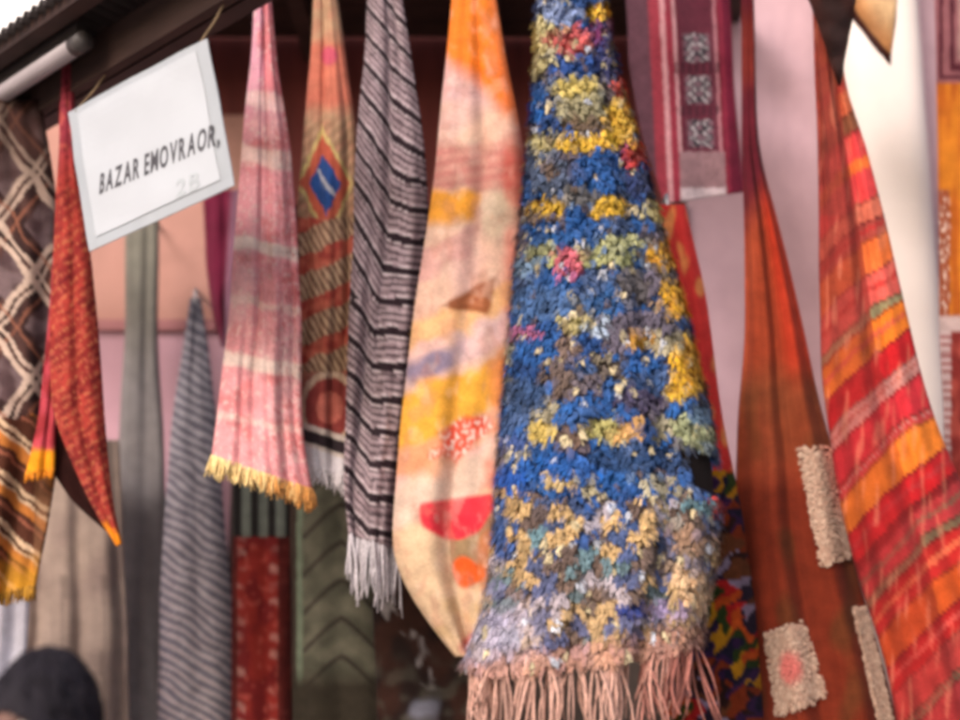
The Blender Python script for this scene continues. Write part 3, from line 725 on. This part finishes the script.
# --- two cloth corners dipping in at the top right
def corner(name, label, A, B, Cc, Y, colf, cat):
    o = thing(name, label, cat, P(A[0], A[1], Y), RUGS)
    V = []; F = []; cols = []; uvs = []; n = 40; idx = {}
    for j in range(n + 1):
        for i in range(n + 1 - j):
            u, v = i / n, j / n
            px = A[0] + (B[0] - A[0]) * u + (Cc[0] - A[0]) * v; py = A[1] + (B[1] - A[1]) * u + (Cc[1] - A[1]) * v
            idx[i, j] = len(V); V.append(P(px, py, Y + .035 * math.sin(px * .09) + .02 * nz(px * .05, py * .05))); cols.append(colf(px, py, u, v)); uvs.append((px * .003, py * .003))
    for j in range(n):
        for i in range(n - j):
            F.append((idx[i, j], idx[i + 1, j], idx[i, j + 1]))
            if i + j < n - 1: F.append((idx[i + 1, j], idx[i + 1, j + 1], idx[i, j + 1]))
    q = mesh_obj('cloth', V, F, M_FLAT, o, True, cols, uvs); s = q.modifiers.new('thickness', 'SOLIDIFY'); s.thickness = .008
    m = MB(); a = P(A[0] - 12, A[1] + 2, Y); b = P(B[0] + 12, B[1] + 2, Y); m.tube([a, b], .012, 8); m.build('hanging_rod', M_WOOD, o, True)
corner('cloth_corner', 'dark brown cloth corner pointing down at the top, over the striped rug', (790, -60), (866, -60), (838, 86), 3.4, lambda x, y, u, v: C(54, 26, 22) * (1 + .4 * nz(x * .1, y * .1)), 'cloth')
def cf(x, y, u, v):
    d = (y - (-2)) - (x - 838) * 1.19
    return C(70, 34, 30) if d > -7 else mixc(C(190, 132, 84), C(226, 186, 140), sstep(0, 40, -d - 10))
corner('banner_corner', 'ochre cloth corner with a dark border against the white pilaster', (788, -60), (902, -60), (890, 66), 3.95, cf, 'cloth')

# ------------------------------------------------------------------ left group
# --- cream and black zigzag kilim at the left edge
rt = rug('zigzag_kilim', 'dark kilim with cream zigzag lines and a golden hem at the left edge', 5, 3.72, 'kilim', tied=False)
def cf(px, py, e, t):
    if py < 418 + 10 * nz(px * .05, 3.1):
        X, Yy = px + 4 * nz(px * .04, py * .04, 2), py + 5 * nz(px * .04, py * .04, 12)
        h1 = ((X * .80 + Yy * .60) / 62.0) % 1.0; h2 = ((X * .80 - Yy * .60) / 62.0 + .35) % 1.0
        c = mixc(C(50, 34, 34), C(84, 58, 54), sstep(-.2, .3, nz(px * .07, py * .05, 19)))
        if h1 > .5 and h2 > .5: c = mixc(C(116, 96, 98), C(84, 64, 66), sstep(-.2, .3, nz(px * .06, py * .06, 29)))
        for h in (h1, h2):
            if h < .09 or .15 < h < .21: c = mixc(c, C(206, 180, 164), .92)
            if .36 < h < .41: c = mixc(c, C(150, 96, 76), .7)
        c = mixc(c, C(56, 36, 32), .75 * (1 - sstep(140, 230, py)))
        return c
    w = py - .85 * px + 4 * nz(px * .07, py * .07)
    ph = (w / 52.0) % 1.0
    c = C(84, 48, 36)
    if ph < .12 or .2 < ph < .27: c = C(214, 182, 150)
    elif .27 < ph < .5: c = C(190, 116, 56)
    elif .62 < ph < .7: c = C(150, 90, 70)
    if px > 34: c = mixc(c, C(120, 84, 60), .6)
    c = mixc(c, C(214, 150, 44), .85 * sstep(545, 590, py + 8 * nz(px * .1, py * .1, 5)))
    return c
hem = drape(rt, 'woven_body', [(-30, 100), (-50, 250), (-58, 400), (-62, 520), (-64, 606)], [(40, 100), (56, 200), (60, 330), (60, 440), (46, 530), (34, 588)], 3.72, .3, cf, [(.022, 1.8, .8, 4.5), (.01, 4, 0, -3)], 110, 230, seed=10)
fringe(rt, hem, 70, .04, .004, lambda x, y, r: mixc(C(206, 150, 50), C(130, 90, 36), r.random()), jit=.8, tuft=2)
m = MB(); m.tube([P(-48, 100, 3.76), P(48, 100, 3.76)], .016, 8); m.build('hanging_rod', M_WOOD, rt, True)
for x in (-40, 38):
    m = MB(); a = P(x, 100, 3.76); m.tube([a, Vector((a.x, a.y, RAILZ)), Vector((a.x, 3.64, RAILZ + .024))], .003, 5); m.build('tie_cord', M_ROPE, rt, True)

# --- red speckled rug folded open at the bottom
rt = rug('speckled_rug', 'narrow red rug with yellow speckles and orange tipped corners, left of the white sign', 70, 3.6, tied=False)
def redc(px, py, e, t):
    c = mixc(C(172, 62, 54), C(142, 46, 44), sstep(-.2, .3, nz(px * .05, py * .03, 3)))
    c = mixc(c, C(150, 60, 80), .7 * (1 - sstep(115, 190, py)))
    w = py + .75 * px + 4 * nz(px * .06, py * .06, 5); h = hatch(0, w, math.pi / 2, 11)
    c = mixc(c, C(196, 124, 84), .65 * sstep(.55, .85, h) * sstep(-.15, .25, nz(px * .3 - py * .2, py * .25, 8)) * sstep(150, 230, py))
    c = mixc(c, C(96, 30, 34), .7 * (1 - sstep(.2, .5, h)) * sstep(-.1, .3, nz(px * .2, py * .16 + px * .1, 18)))
    c = mixc(c, C(214, 112, 90), .35 * sstep(.2, .42, nz(px * .2, py * .14, 28)))
    return c
def cf(px, py, e, t):
    c = redc(px, py, e, t)
    return mixc(c, C(238, 142, 34), sstep(-14, -9, (py - 545) - (px - 120) * .78 + 4 * nz(px * .2, py * .2)) * sstep(492, 505, py))
drape(rt, 'front_fold', [(63, 60), (60, 150), (54, 250), (50, 330), (52, 410), (66, 446), (95, 510), (118, 546)], [(71, 60), (76, 150), (88, 250), (97, 340), (105, 430), (112, 500), (121, 544)], 3.58, .55, cf, [(.008, 2, .4, .8)], 70, 230, seed=11, wrap=1.6)
def cf(px, py, e, t):
    c = mixc(C(190, 72, 84), C(160, 52, 58), sstep(-.3, .3, nz(px * .08, py * .05, 6)))
    return mixc(c, C(242, 156, 34), sstep(446, 454, py + 3 * nz(px * .2, py * .2)))
hem = drape(rt, 'back_fold', [(62, 60), (58, 200), (50, 330), (40, 420), (27, 474)], [(70, 60), (66, 200), (62, 330), (56, 420), (54, 470)], 3.64, .4, cf, [], 40, 180, seed=12)
fringe(rt, hem, 26, .03, .004, lambda x, y, r: C(238, 146, 36) * r.uniform(.8, 1.05), jit=.8, tuft=2)
drape(rt, 'inner_fold', [(56, 420), (50, 470), (70, 500), (112, 535)], [(74, 420), (90, 450), (104, 490), (117, 538)], 3.66, .1, lambda x, y, e, t: C(44, 20, 18), [], 30, 60, seed=13, wrap=.9)
m = MB(); a = P(67, 62, 3.59); m.tube([a, Vector((a.x, 3.64, RAILZ + .024))], .004, 6); m.build('tie_cord', M_ROPE, rt, True)

# --- background hangings against the wall
def hang(name, label, L, Rr, Y, cf, cat='hanging', **k):
    fr_name = k.pop('fr', None)
    o = thing(name, label, cat, P(L[0][0], L[0][1], Y), 'cloths hung along the shop wall')
    h = drape(o, 'cloth', L, Rr, Y, k.pop('bulge', .35), cf, k.pop('folds', [(.01, 2, .5, 1)]), k.pop('nu', 50), k.pop('nv', 140), mat=k.pop('mat', M_SOFT), **k)
    a, b = P(L[0][0], L[0][1], Y), P(Rr[0][0], Rr[0][1], Y)
    m = MB(); q = (a + b) / 2; m.tube([q + Vector((0, -.01, -.02)), q + Vector((0, 0, .03)), Vector((q.x, YW + .01, q.z + .04))], .006, 6); m.build('hook', M_STEEL, o, True)
    return o, h
hang('grey_scarf', 'long plain grey green cloth hanging on the pink wall under the white sign', [(126, 215), (126, 330), (120, 430), (116, 520), (112, 660), (108, 860)], [(158, 215), (157, 330), (162, 430), (166, 520), (168, 660), (170, 860)], 4.62,
     lambda x, y, e, t: mixc(C(142, 138, 126), C(134, 128, 128), sstep(240, 400, y)) * (1 + .12 * nz(x * .2, y * .01)), seed=20, folds=[(.008, 1.5, .5, .6)])
def cf(px, py, e, t):
    w = py - .62 * px + 5 * nz(px * .03, py * .03); h = hatch(0, w, math.pi / 2, 10.5)
    c = mixc(C(118, 114, 128), C(190, 184, 192), sstep(.35, .7, h + .3 * nz(px * .1, py * .1, 4)))
    c = mixc(c, C(196, 172, 168), .6 * sstep(400, 700, py) * sstep(.5, .8, h))
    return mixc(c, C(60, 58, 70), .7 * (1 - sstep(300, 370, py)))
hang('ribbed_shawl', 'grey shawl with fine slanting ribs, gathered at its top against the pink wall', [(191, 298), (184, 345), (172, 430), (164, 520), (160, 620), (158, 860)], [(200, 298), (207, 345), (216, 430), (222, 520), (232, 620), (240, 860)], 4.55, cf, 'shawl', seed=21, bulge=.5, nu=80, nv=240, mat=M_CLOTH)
hang('burgundy_sash', 'short burgundy sash ending in a point beside the pink rug', [(203, 190), (206, 260), (214, 320), (222, 347)], [(240, 190), (240, 260), (234, 320), (226, 347)], 4.6,
     lambda x, y, e, t: mixc(C(118, 34, 62), C(150, 108, 128), sstep(224, 232, x + (y - 260) * .06)), 'sash', seed=22)
def cf(px, py, e, t):
    c = mixc(C(140, 46, 40), C(112, 34, 34), sstep(-.2, .3, nz(px * .06, py * .04, 3)))
    c = mixc(c, C(176, 84, 74), .55 * sstep(.2, .42, nz(px * .16, py * .14, 13)))
    if px > 278 or px < 238: c = mixc(c, C(70, 30, 28), .8)
    if abs(px - 242) < 4 or abs(px - 274) < 4: c = mixc(c, C(196, 150, 140), .5 * sstep(.4, .8, hatch(px, py + 7 * nz(px * .1, py * .07), 1.57, 17)) * sstep(-.3, .2, nz(px * .05, py * .06, 33)))
    if py < 536: c = mixc(C(36, 32, 32), C(112, 116, 108), sstep(.35, .6, hatch(px, py, 0, 17)))
    return c
hang('red_runner', 'red runner with darker edges and a black striped head below the pink rug', [(234, 470), (233, 560), (233, 680), (232, 880)], [(288, 470), (290, 560), (291, 680), (292, 880)], 4.45, cf, 'runner', seed=23, nu=80, nv=200, bulge=.25, mat=M_CLOTH)
def cf(px, py, e, t):
    s = 1 if px < 342 else -1
    w = py - .5 * abs(px - 342) * s * s + 9 * math.sin(px * .06); h = hatch(0, w, math.pi / 2, 38)
    c = mixc(C(76, 74, 62), C(96, 92, 78), sstep(-.3, .3, nz(px * .05, py * .05)))
    c = mixc(c, C(46, 38, 34), .9 * sstep(.8, .92, h))
    if px < 303: c = C(104, 112, 94) if px > 297 else C(58, 46, 40)
    return mixc(c, C(50, 44, 36), sstep(664, 690, py))
hang('dark_kilim', 'dull olive brown kilim with dark wavy lines below the white fringed kilim', [(290, 440), (292, 560), (294, 700), (294, 880)], [(378, 440), (384, 560), (388, 700), (390, 880)], 4.3, cf, 'kilim', seed=24, nu=80, nv=180, bulge=.2, mat=M_CLOTH)
def cf(px, py, e, t):
    c = mixc(C(52, 32, 26), C(34, 24, 22), sstep(-.2, .3, nz(px * .04, py * .03)))
    w = abs((px - 383) - .55 * (py - 590) - 6 * math.sin(py * .09))
    if 560 < py < 690 and w < 8: c = mixc(c, C(150, 142, 142), .7 * sstep(-.1, .25, nz(px * .1, py * .06, 4)))
    c = mixc(c, C(120, 120, 134), .8 * blob(px, py, 424, 712, 11, 18, .3, .5, .8))
    return mixc(c, C(70, 66, 58), .6 * sstep(640, 690, py) * sstep(-.1, .3, nz(px * .06, py * .06, 9)))
hang('black_shawl', 'near black shawl with stray white strands behind the pointed bottom of the patchwork rug', [(372, 470), (374, 600), (378, 720), (380, 880)], [(480, 470), (492, 600), (500, 720), (505, 880)], 4.1, cf, 'shawl', seed=25, nu=70, nv=160, bulge=.2, mat=M_CLOTH)
MULT = [C(226, 96, 40), C(66, 40, 84), C(168, 150, 180), C(56, 74, 36), C(150, 62, 34), C(54, 42, 62), C(214, 150, 36), C(60, 36, 34), C(206, 44, 44), C(40, 36, 60), C(120, 70, 44)]
def cf(px, py, e, t):
    if py < 470: 
        return mixc(C(196, 54, 52), C(216, 134, 80), sstep(.0, .4, nz(px * .08, py * .04, 5)))
    k = int(math.floor((py + .5 * (px - 720) + 22 * nz(px * .07, py * .05, 2)) / 15.0)); j = int(math.floor((px + 26 * nz(py * .06, px * .04, 3)) / 17))
    return MULT[(k * 3 + j * 5) % len(MULT)] * .55 * (1 + .3 * nz(px * .2, py * .2))
hang('rag_rug', 'many coloured rag rug showing as a thin strip between blue shag and rust hanging', [(650, 205), (664, 300), (672, 430), (668, 560), (664, 700), (662, 860)], [(684, 205), (706, 300), (722, 420), (742, 520), (756, 620), (764, 720), (770, 860)], 3.72, cf, 'rug', seed=26, nu=90, nv=240, bulge=.3, mat=M_CLOTH)
hang('beige_blanket', 'plain beige grey blanket hanging low at the left above the dark haired head', [(28, 440), (26, 560), (20, 700), (18, 880)], [(118, 440), (124, 560), (128, 700), (130, 880)], 4.4,
     lambda x, y, e, t: mixc(C(166, 146, 134), C(146, 126, 118), sstep(-.2, .4, nz(x * .03, y * .02))) * (.72 if (abs(abs(x - 84) - 20 - 4 * nz(y * .02, 1)) < 2.2 and y > 575) else 1), 'blanket', seed=27, bulge=.2, folds=[(.022, 2.4, .5, 1), (.01, 5, .5, 1)])
hang('white_sheet', 'white sheet hanging at the left edge behind the dark haired head', [(-70, 560), (-72, 700), (-74, 880)], [(30, 560), (24, 700), (22, 880)], 4.0,
     lambda x, y, e, t: C(236, 232, 246) * (1 + .06 * nz(x * .05, y * .05)), 'sheet', seed=28, bulge=.3, folds=[(.02, 3, .5, 1)])

# ------------------------------------------------------------------ the sign
TL = on_plane(70, 112, P(70, 112, 3.42), Vector((.7, -.7, 0))); zt = TL.z
TRp = at_z(208, 38, zt)
sd = (TRp - TL); sd.z = 0; sd.normalize(); sn = Vector((sd.y, -sd.x, 0))
if sn.y > 0: sn = -sn
corn = [on_plane(x, y, TL, sn) for x, y in ((69, 113), (208, 39), (233, 185), (92, 252))]
sg = thing('paper_sign', 'white paper sign in a clear sleeve hanging askew from the awning', 'sign', corn[0])
def quadlerp(u, v): return corn[0].lerp(corn[1], u).lerp(corn[3].lerp(corn[2], u), v)
def bend(u, v): return .005 * math.sin(u * 3 + v * 2) + .004 * nz(u * 4, v * 4, 2)
def uv_of(q):
    e1, e2 = corn[1] - corn[0], corn[3] - corn[0]; u = v = .5
    for _ in range(12):
        d = q - quadlerp(u, v); a11, a12, a22 = e1.dot(e1), e1.dot(e2), e2.dot(e2); b1, b2 = d.dot(e1), d.dot(e2); D = a11 * a22 - a12 * a12
        u += .9 * (b1 * a22 - b2 * a12) / D; v += .9 * (b2 * a11 - b1 * a12) / D
    return u, v
def sheet(name, u0, u1, v0, v1, off, th, mat, warp=.005):
    m = MB(); n = 16
    for side in (0, 1):
        for j in range(n + 1):
            for i in range(n + 1):
                u = u0 + (u1 - u0) * i / n; v = v0 + (v1 - v0) * j / n
                m.v.append(quadlerp(u, v) + sn * (off + (th if side else 0) + bend(u, v)))
    N = (n + 1) ** 2; W = n + 1
    for j in range(n):
        for i in range(n):
            a = j * W + i; m.f.append([a, a + W, a + W + 1, a + 1]); b = N + a; m.f.append([b, b + 1, b + W + 1, b + W])
    for i in range(n):
        a = i; m.f.append([a, a + 1, N + a + 1, N + a]); a = n * W + i; m.f.append([a + 1, a, N + a, N + a + 1])
        a = i * W; m.f.append([a + W, a, N + a, N + a + W]); a = i * W + n; m.f.append([a, a + W, N + a + W, N + a])
    return m.build(name, mat, sg, False)
M_SLEEVE = plain('milky plastic sleeve', C(196, 200, 206, .64), .3, 5, .08, .15, .004, spec=.5)
M_PAPER = plain('white paper', C(206, 210, 218, .70), .6, 4, .04, .1, .003)
M_INK = plain('grey black ink', C(78, 76, 82), .7, 200, .3, .05)
sheet('sleeve', 0, 1, 0, 1, 0, .003, M_SLEEVE)
sheet('paper', .075, .93, .05, .93, .0045, .001, M_PAPER)
def lettering(txt, a, b, hgt, mat, name):
    pa, pb = on_plane(a[0], a[1], TL + sn * .010, sn), on_plane(b[0], b[1], TL + sn * .010, sn)
    V = []; F = []; pen = 0.0
    for ch in txt:
        if ch == ' ': pen += .32; continue
        cu = bpy.data.curves.new(name, 'FONT'); cu.body = ch; cu.size = 1; cu.extrude = .002; cu.resolution_u = 3; cu.offset = .022
        t = bpy.data.objects.new(name, cu); COL.objects.link(t)
        gl = bpy.data.meshes.new_from_object(t.evaluated_get(bpy.context.evaluated_depsgraph_get())); bpy.data.objects.remove(t)
        gx = [v.co.x for v in gl.vertices]; k0 = len(V)
        V += [Vector((v.co.x - min(gx) + pen, v.co.y, v.co.z)) for v in gl.vertices]; F += [[k0 + q for q in p.vertices] for p in gl.polygons]
        pen += max(gx) - min(gx) + .16; bpy.data.meshes.remove(gl)
    me = bpy.data.meshes.new(name); me.from_pydata(V, [], F)
    x0_, x1_ = 0.0, pen - .10
    U = (pb - pa); ln = U.length; U.normalize(); Vv = sn.cross(U).normalized()
    if Vv.z < 0: Vv = -Vv
    for v in me.vertices:
        q = pa + U * ((v.co.x - x0_) / (x1_ - x0_) * ln) + Vv * (v.co.y / .7 * hgt); q += sn * (TL - q).dot(sn); uu, vv = uv_of(q)
        q = quadlerp(uu, vv) + sn * (bend(uu, vv) + .0062 + (v.co.z + .002) * .1)
        v.co = q - sg.location
    me.materials.clear(); me.materials.append(mat)
    o = bpy.data.objects.new(name, me); COL.objects.link(o); o.parent = sg
lettering('BAZAR EMOVRAOR,', (100, 194), (217, 142), .054, M_INK, 'lettering')
lettering('2B', (174, 197), (198, 186), .042, plain('faded ink', C(184, 190, 196), .7, 60, .1), 'small_lettering')
for u in (.06, .94):
    m = MB(); q = quadlerp(u, .02); k = (q - Aa).dot(ad); top = Aa + ad * k; m.tube([q + sn * .004, q.lerp(Vector((top.x, top.y, ZA + .02)), .5), Vector((top.x, top.y, ZA + .03))], .003, 6); m.build('tie_cord', M_ROPE, sg, True)

# ------------------------------------------------------------------ the passer-by at the lower left
def person(loc, face_dir):
    root = thing('person', 'dark haired person in a dark coat standing at the bottom left corner', 'person', loc)
    SKIN = plain('skin', (.16, .085, .07), .55, 30, .12, .1, .002); COAT = plain('dark coat wool', (.035, .03, .045), .9, 40, .3, .3, .004)
    HAIR = plain('dark hair', (.010, .007, .012), .8, 60, .4, .6, .006, stretch=(1, 1, .15)); TROU = plain('dark trousers', (.03, .032, .045), .9, 40, .3, .2)
    def skin_body(name, joints, edges, mat, rootv=0, sub=2):
        me = bpy.data.meshes.new(name); me.from_pydata([j[0] for j in joints], edges, [])
        o = bpy.data.objects.new(name, me); COL.objects.link(o); o.parent = root
        mo = o.modifiers.new('skin', 'SKIN'); mo.use_smooth_shade = True
        for k, j in enumerate(joints):
            r = j[1]; me.skin_vertices[0].data[k].radius = (r if isinstance(r, tuple) else (r, r)); me.skin_vertices[0].data[k].use_root = (k == rootv)
        s = o.modifiers.new('sub', 'SUBSURF'); s.levels = sub; s.render_levels = sub
        me.materials.append(mat); return o
    J = [((0, 0, .90), (.15, .11)), ((0, 0, 1.08), (.135, .10)), ((0, .005, 1.26), (.155, .11)), ((0, .01, 1.36), (.10, .075)), ((0, .0, 1.43), .055), ((0, -.005, 1.50), .06)]
    E = [(0, 1), (1, 2), (2, 3), (3, 4), (4, 5)]
    for s in (-1, 1):
        b = len(J)
        J += [((s * .17, .01, 1.30), .062), ((s * .215, .03, 1.05), .045), ((s * .20, -.03, .83), .032), ((s * .195, -.045, .77), .028)]
        E += [(2, b), (b, b + 1), (b + 1, b + 2), (b + 2, b + 3)]
        b = len(J)
        J += [((s * .09, 0, .80), .085), ((s * .10, -.01, .46), .058), ((s * .105, .02, .09), .042), ((s * .115, -.10, .035), .036)]
        E += [(0, b), (b, b + 1), (b + 1, b + 2), (b + 2, b + 3)]
    skin_body('body', J, E, SKIN)
    # coat and trousers over the body
    K = [((0, 0, .86), (.19, .14)), ((0, 0, 1.08), (.165, .125)), ((0, .005, 1.26), (.18, .13)), ((0, .01, 1.37), (.115, .09)), ((0, .005, 1.41), (.075, .07)), ((0, 0, .62), (.20, .15))]
    E2 = [(0, 1), (1, 2), (2, 3), (3, 4), (0, 5)]
    for s in (-1, 1):
        b = len(K); K += [((s * .175, .01, 1.30), .082), ((s * .215, .03, 1.05), .065), ((s * .20, -.03, .85), .055)]; E2 += [(2, b), (b, b + 1), (b + 1, b + 2)]
    skin_body('coat', K, E2, COAT)
    T = [((0, 0, .84), (.14, .11))]; E3 = []
    for s in (-1, 1):
        b = len(T); T += [((s * .09, 0, .76), .095), ((s * .10, -.01, .46), .072), ((s * .105, .015, .10), .062)]; E3 += [(0, b), (b, b + 1), (b + 1, b + 2)]
    skin_body('trousers', T, E3, TROU)
    for s in (-1, 1):   # fingers and thumb, rooted in the palm
        J4 = [((s * .195, -.045, .77), (.022, .03)), ((s * .195, -.052, .715), (.02, .036))]; E4 = [(0, 1)]
        for q in range(4):
            b = len(J4); y = -.085 + q * .021; l_ = (.07, .078, .074, .058)[q]
            J4 += [((s * .192, y, .69), .009), ((s * .186, y - .004, .69 - l_ * .5), .0085), ((s * .172, y - .004, .69 - l_ * .95), .007)]; E4 += [(1, b), (b, b + 1), (b + 1, b + 2)]
        b = len(J4); J4 += [((s * .185, -.095, .735), .011), ((s * .178, -.115, .70), .0095), ((s * .172, -.12, .675), .008)]; E4 += [(0, b), (b, b + 1), (b + 1, b + 2)]
        skin_body('hand', J4, E4, SKIN, 0, 1)
        bm = MB(); bm.tube([Vector((s * .105, .06, .045)), Vector((s * .108, 0, .06)), Vector((s * .113, -.09, .04)), Vector((s * .118, -.17, .03))], [.035, .05, .045, .025], 12)
        sh = bm.build('shoe', plain('black shoe leather', (.02, .02, .02), .4, 20, .2), None, True); sh.parent = root
    # head: one shaped surface with brow, nose, mouth and chin (faces -y)
    V = []; F = []; nu, nv = 64, 48; hc = Vector((0, -.015, 1.555))
    for j in range(nv + 1):
        th = math.pi * j / nv
        for i in range(nu):
            ph = 2 * math.pi * i / nu; d = Vector((math.sin(th) * math.sin(ph), -math.sin(th) * math.cos(ph), math.cos(th)))
            p = Vector((d.x * .076, d.y * .096, d.z * .118))
            if d.z < 0: p.x *= 1 - .28 * d.z ** 2; 
            if d.y > 0: p.y *= 1.0
            fx, fz = p.x, p.z; front = max(0, -d.y)
            p.y -= front ** 2 * .022 * math.exp(-(fx / .012) ** 2) * math.exp(-((fz + .018) / .022) ** 2)         # nose
            p.y -= front * .008 * math.exp(-((fz - .026) / .012) ** 2) * math.exp(-(fx / .045) ** 2)                # brow
            for s in (-1, 1): p.y += front * .010 * math.exp(-((fx - s * .031) / .016) ** 2 - ((fz - .006) / .011) ** 2)   # eye sockets
            p.y -= front * .006 * math.exp(-(fx / .022) ** 2) * (math.exp(-((fz + .053) / .006) ** 2) + math.exp(-((fz + .066) / .007) ** 2))   # lips
            p.y -= front * .010 * math.exp(-(fx / .025) ** 2 - ((fz + .098) / .014) ** 2)                           # chin
            V.append(hc + p)
    for j in range(nv):
        for i in range(nu):
            F.append((j * nu + i, (j + 1) * nu + i, (j + 1) * nu + (i + 1) % nu, j * nu + (i + 1) % nu))
    def local(name, V, F, mat):
        me = bpy.data.meshes.new(name); me.from_pydata([tuple(v) for v in V], [], F); me.polygons.foreach_set('use_smooth', [True] * len(me.polygons))
        me.materials.append(mat); o = bpy.data.objects.new(name, me); COL.objects.link(o); o.parent = root; return o
    local('head', V, F, SKIN)
    for s in (-1, 1):
        for nm, r, y, mt in (('eye', .0125, -.089, plain('eye white', (.6, .58, .56), .3)), ('iris', .006, -.0995, plain('dark iris', (.03, .02, .015), .2))):
            bm = bmesh.new(); bmesh.ops.create_uvsphere(bm, u_segments=16, v_segments=10, radius=r)
            me = bpy.data.meshes.new(nm); bm.to_mesh(me); bm.free(); me.materials.append(mt); o = bpy.data.objects.new(nm, me); COL.objects.link(o); o.parent = root; o.location = hc + Vector((s * .031, y + .005, .006))
        bm = bmesh.new(); bmesh.ops.create_uvsphere(bm, u_segments=14, v_segments=10, radius=1)
        for v in bm.verts: v.co = Vector((v.co.x * .010, v.co.y * .018, v.co.z * .031))
        me = bpy.data.meshes.new('ear'); bm.to_mesh(me); bm.free(); me.materials.append(SKIN); o = bpy.data.objects.new('ear', me); COL.objects.link(o); o.parent = root; o.location = hc + Vector((s * .077, .012, -.005)); o.rotation_euler = (0, 0, s * .3)
    # hair: a full cap with strands, hairline high on the forehead
    V = []; F = []
    for j in range(nv + 1):
        th = math.pi * .62 * j / nv
        for i in range(nu):
            ph = 2 * math.pi * i / nu; fw = max(0, math.cos(ph))
            t2 = th * (1 - (.33 + .05 * nz(ph * 9, 2)) * fw ** 1.5)
            d = Vector((math.sin(t2) * math.sin(ph), -math.sin(t2) * math.cos(ph), math.cos(t2)))
            k = 1.15 + .05 * nz(ph * 2.5, th * 3, 4) + .035 * nz(math.sin(ph) * 14, math.cos(ph) * 14, th * 2)
            V.append(hc + Vector((d.x * .082 * k, d.y * .100 * k + .004, d.z * .126 * k)))
    for j in range(nv):
        for i in range(nu):
            F.append((j * nu + i, (j + 1) * nu + i, (j + 1) * nu + (i + 1) % nu, j * nu + (i + 1) % nu))
    o = local('hair', V, F, HAIR); s = o.modifiers.new('thickness', 'SOLIDIFY'); s.thickness = .012; s.offset = -1
    rr = random.Random(5); mb = MB()
    for k in range(420):
        ph = rr.uniform(0, 2 * math.pi); t1 = rr.uniform(.05, 1.5) * (1 - .45 * max(0, math.cos(ph)) ** 1.5)
        pts = []
        for q in range(4):
            t2 = t1 + q * .11; d = Vector((math.sin(t2) * math.sin(ph + q * .06), -math.sin(t2) * math.cos(ph + q * .06), math.cos(t2))); kk = 1.17 + .012 * q * rr.uniform(0, 1.6)
            pts.append(hc + Vector((d.x * .080 * kk, d.y * .098 * kk + .004, d.z * .122 * kk)))
        mb.tube(pts, [.002, .0035, .003, .001], 4)
    me_o = mb.build('hair_lock', HAIR, None, True); me_o.parent = root
    return root
pr = person(P(48, 690, 2.35) * Vector((1, 1, 0)).to_tuple()[0] if False else Vector((P(50, 690, 2.35).x, 2.35, 0)), 0)
zt_ = P(50, 648, 2.35).z
k = zt_ / 1.695
pr.scale = (k, k, k); pr.rotation_euler.z = R(-24); pr.location.z -= .004
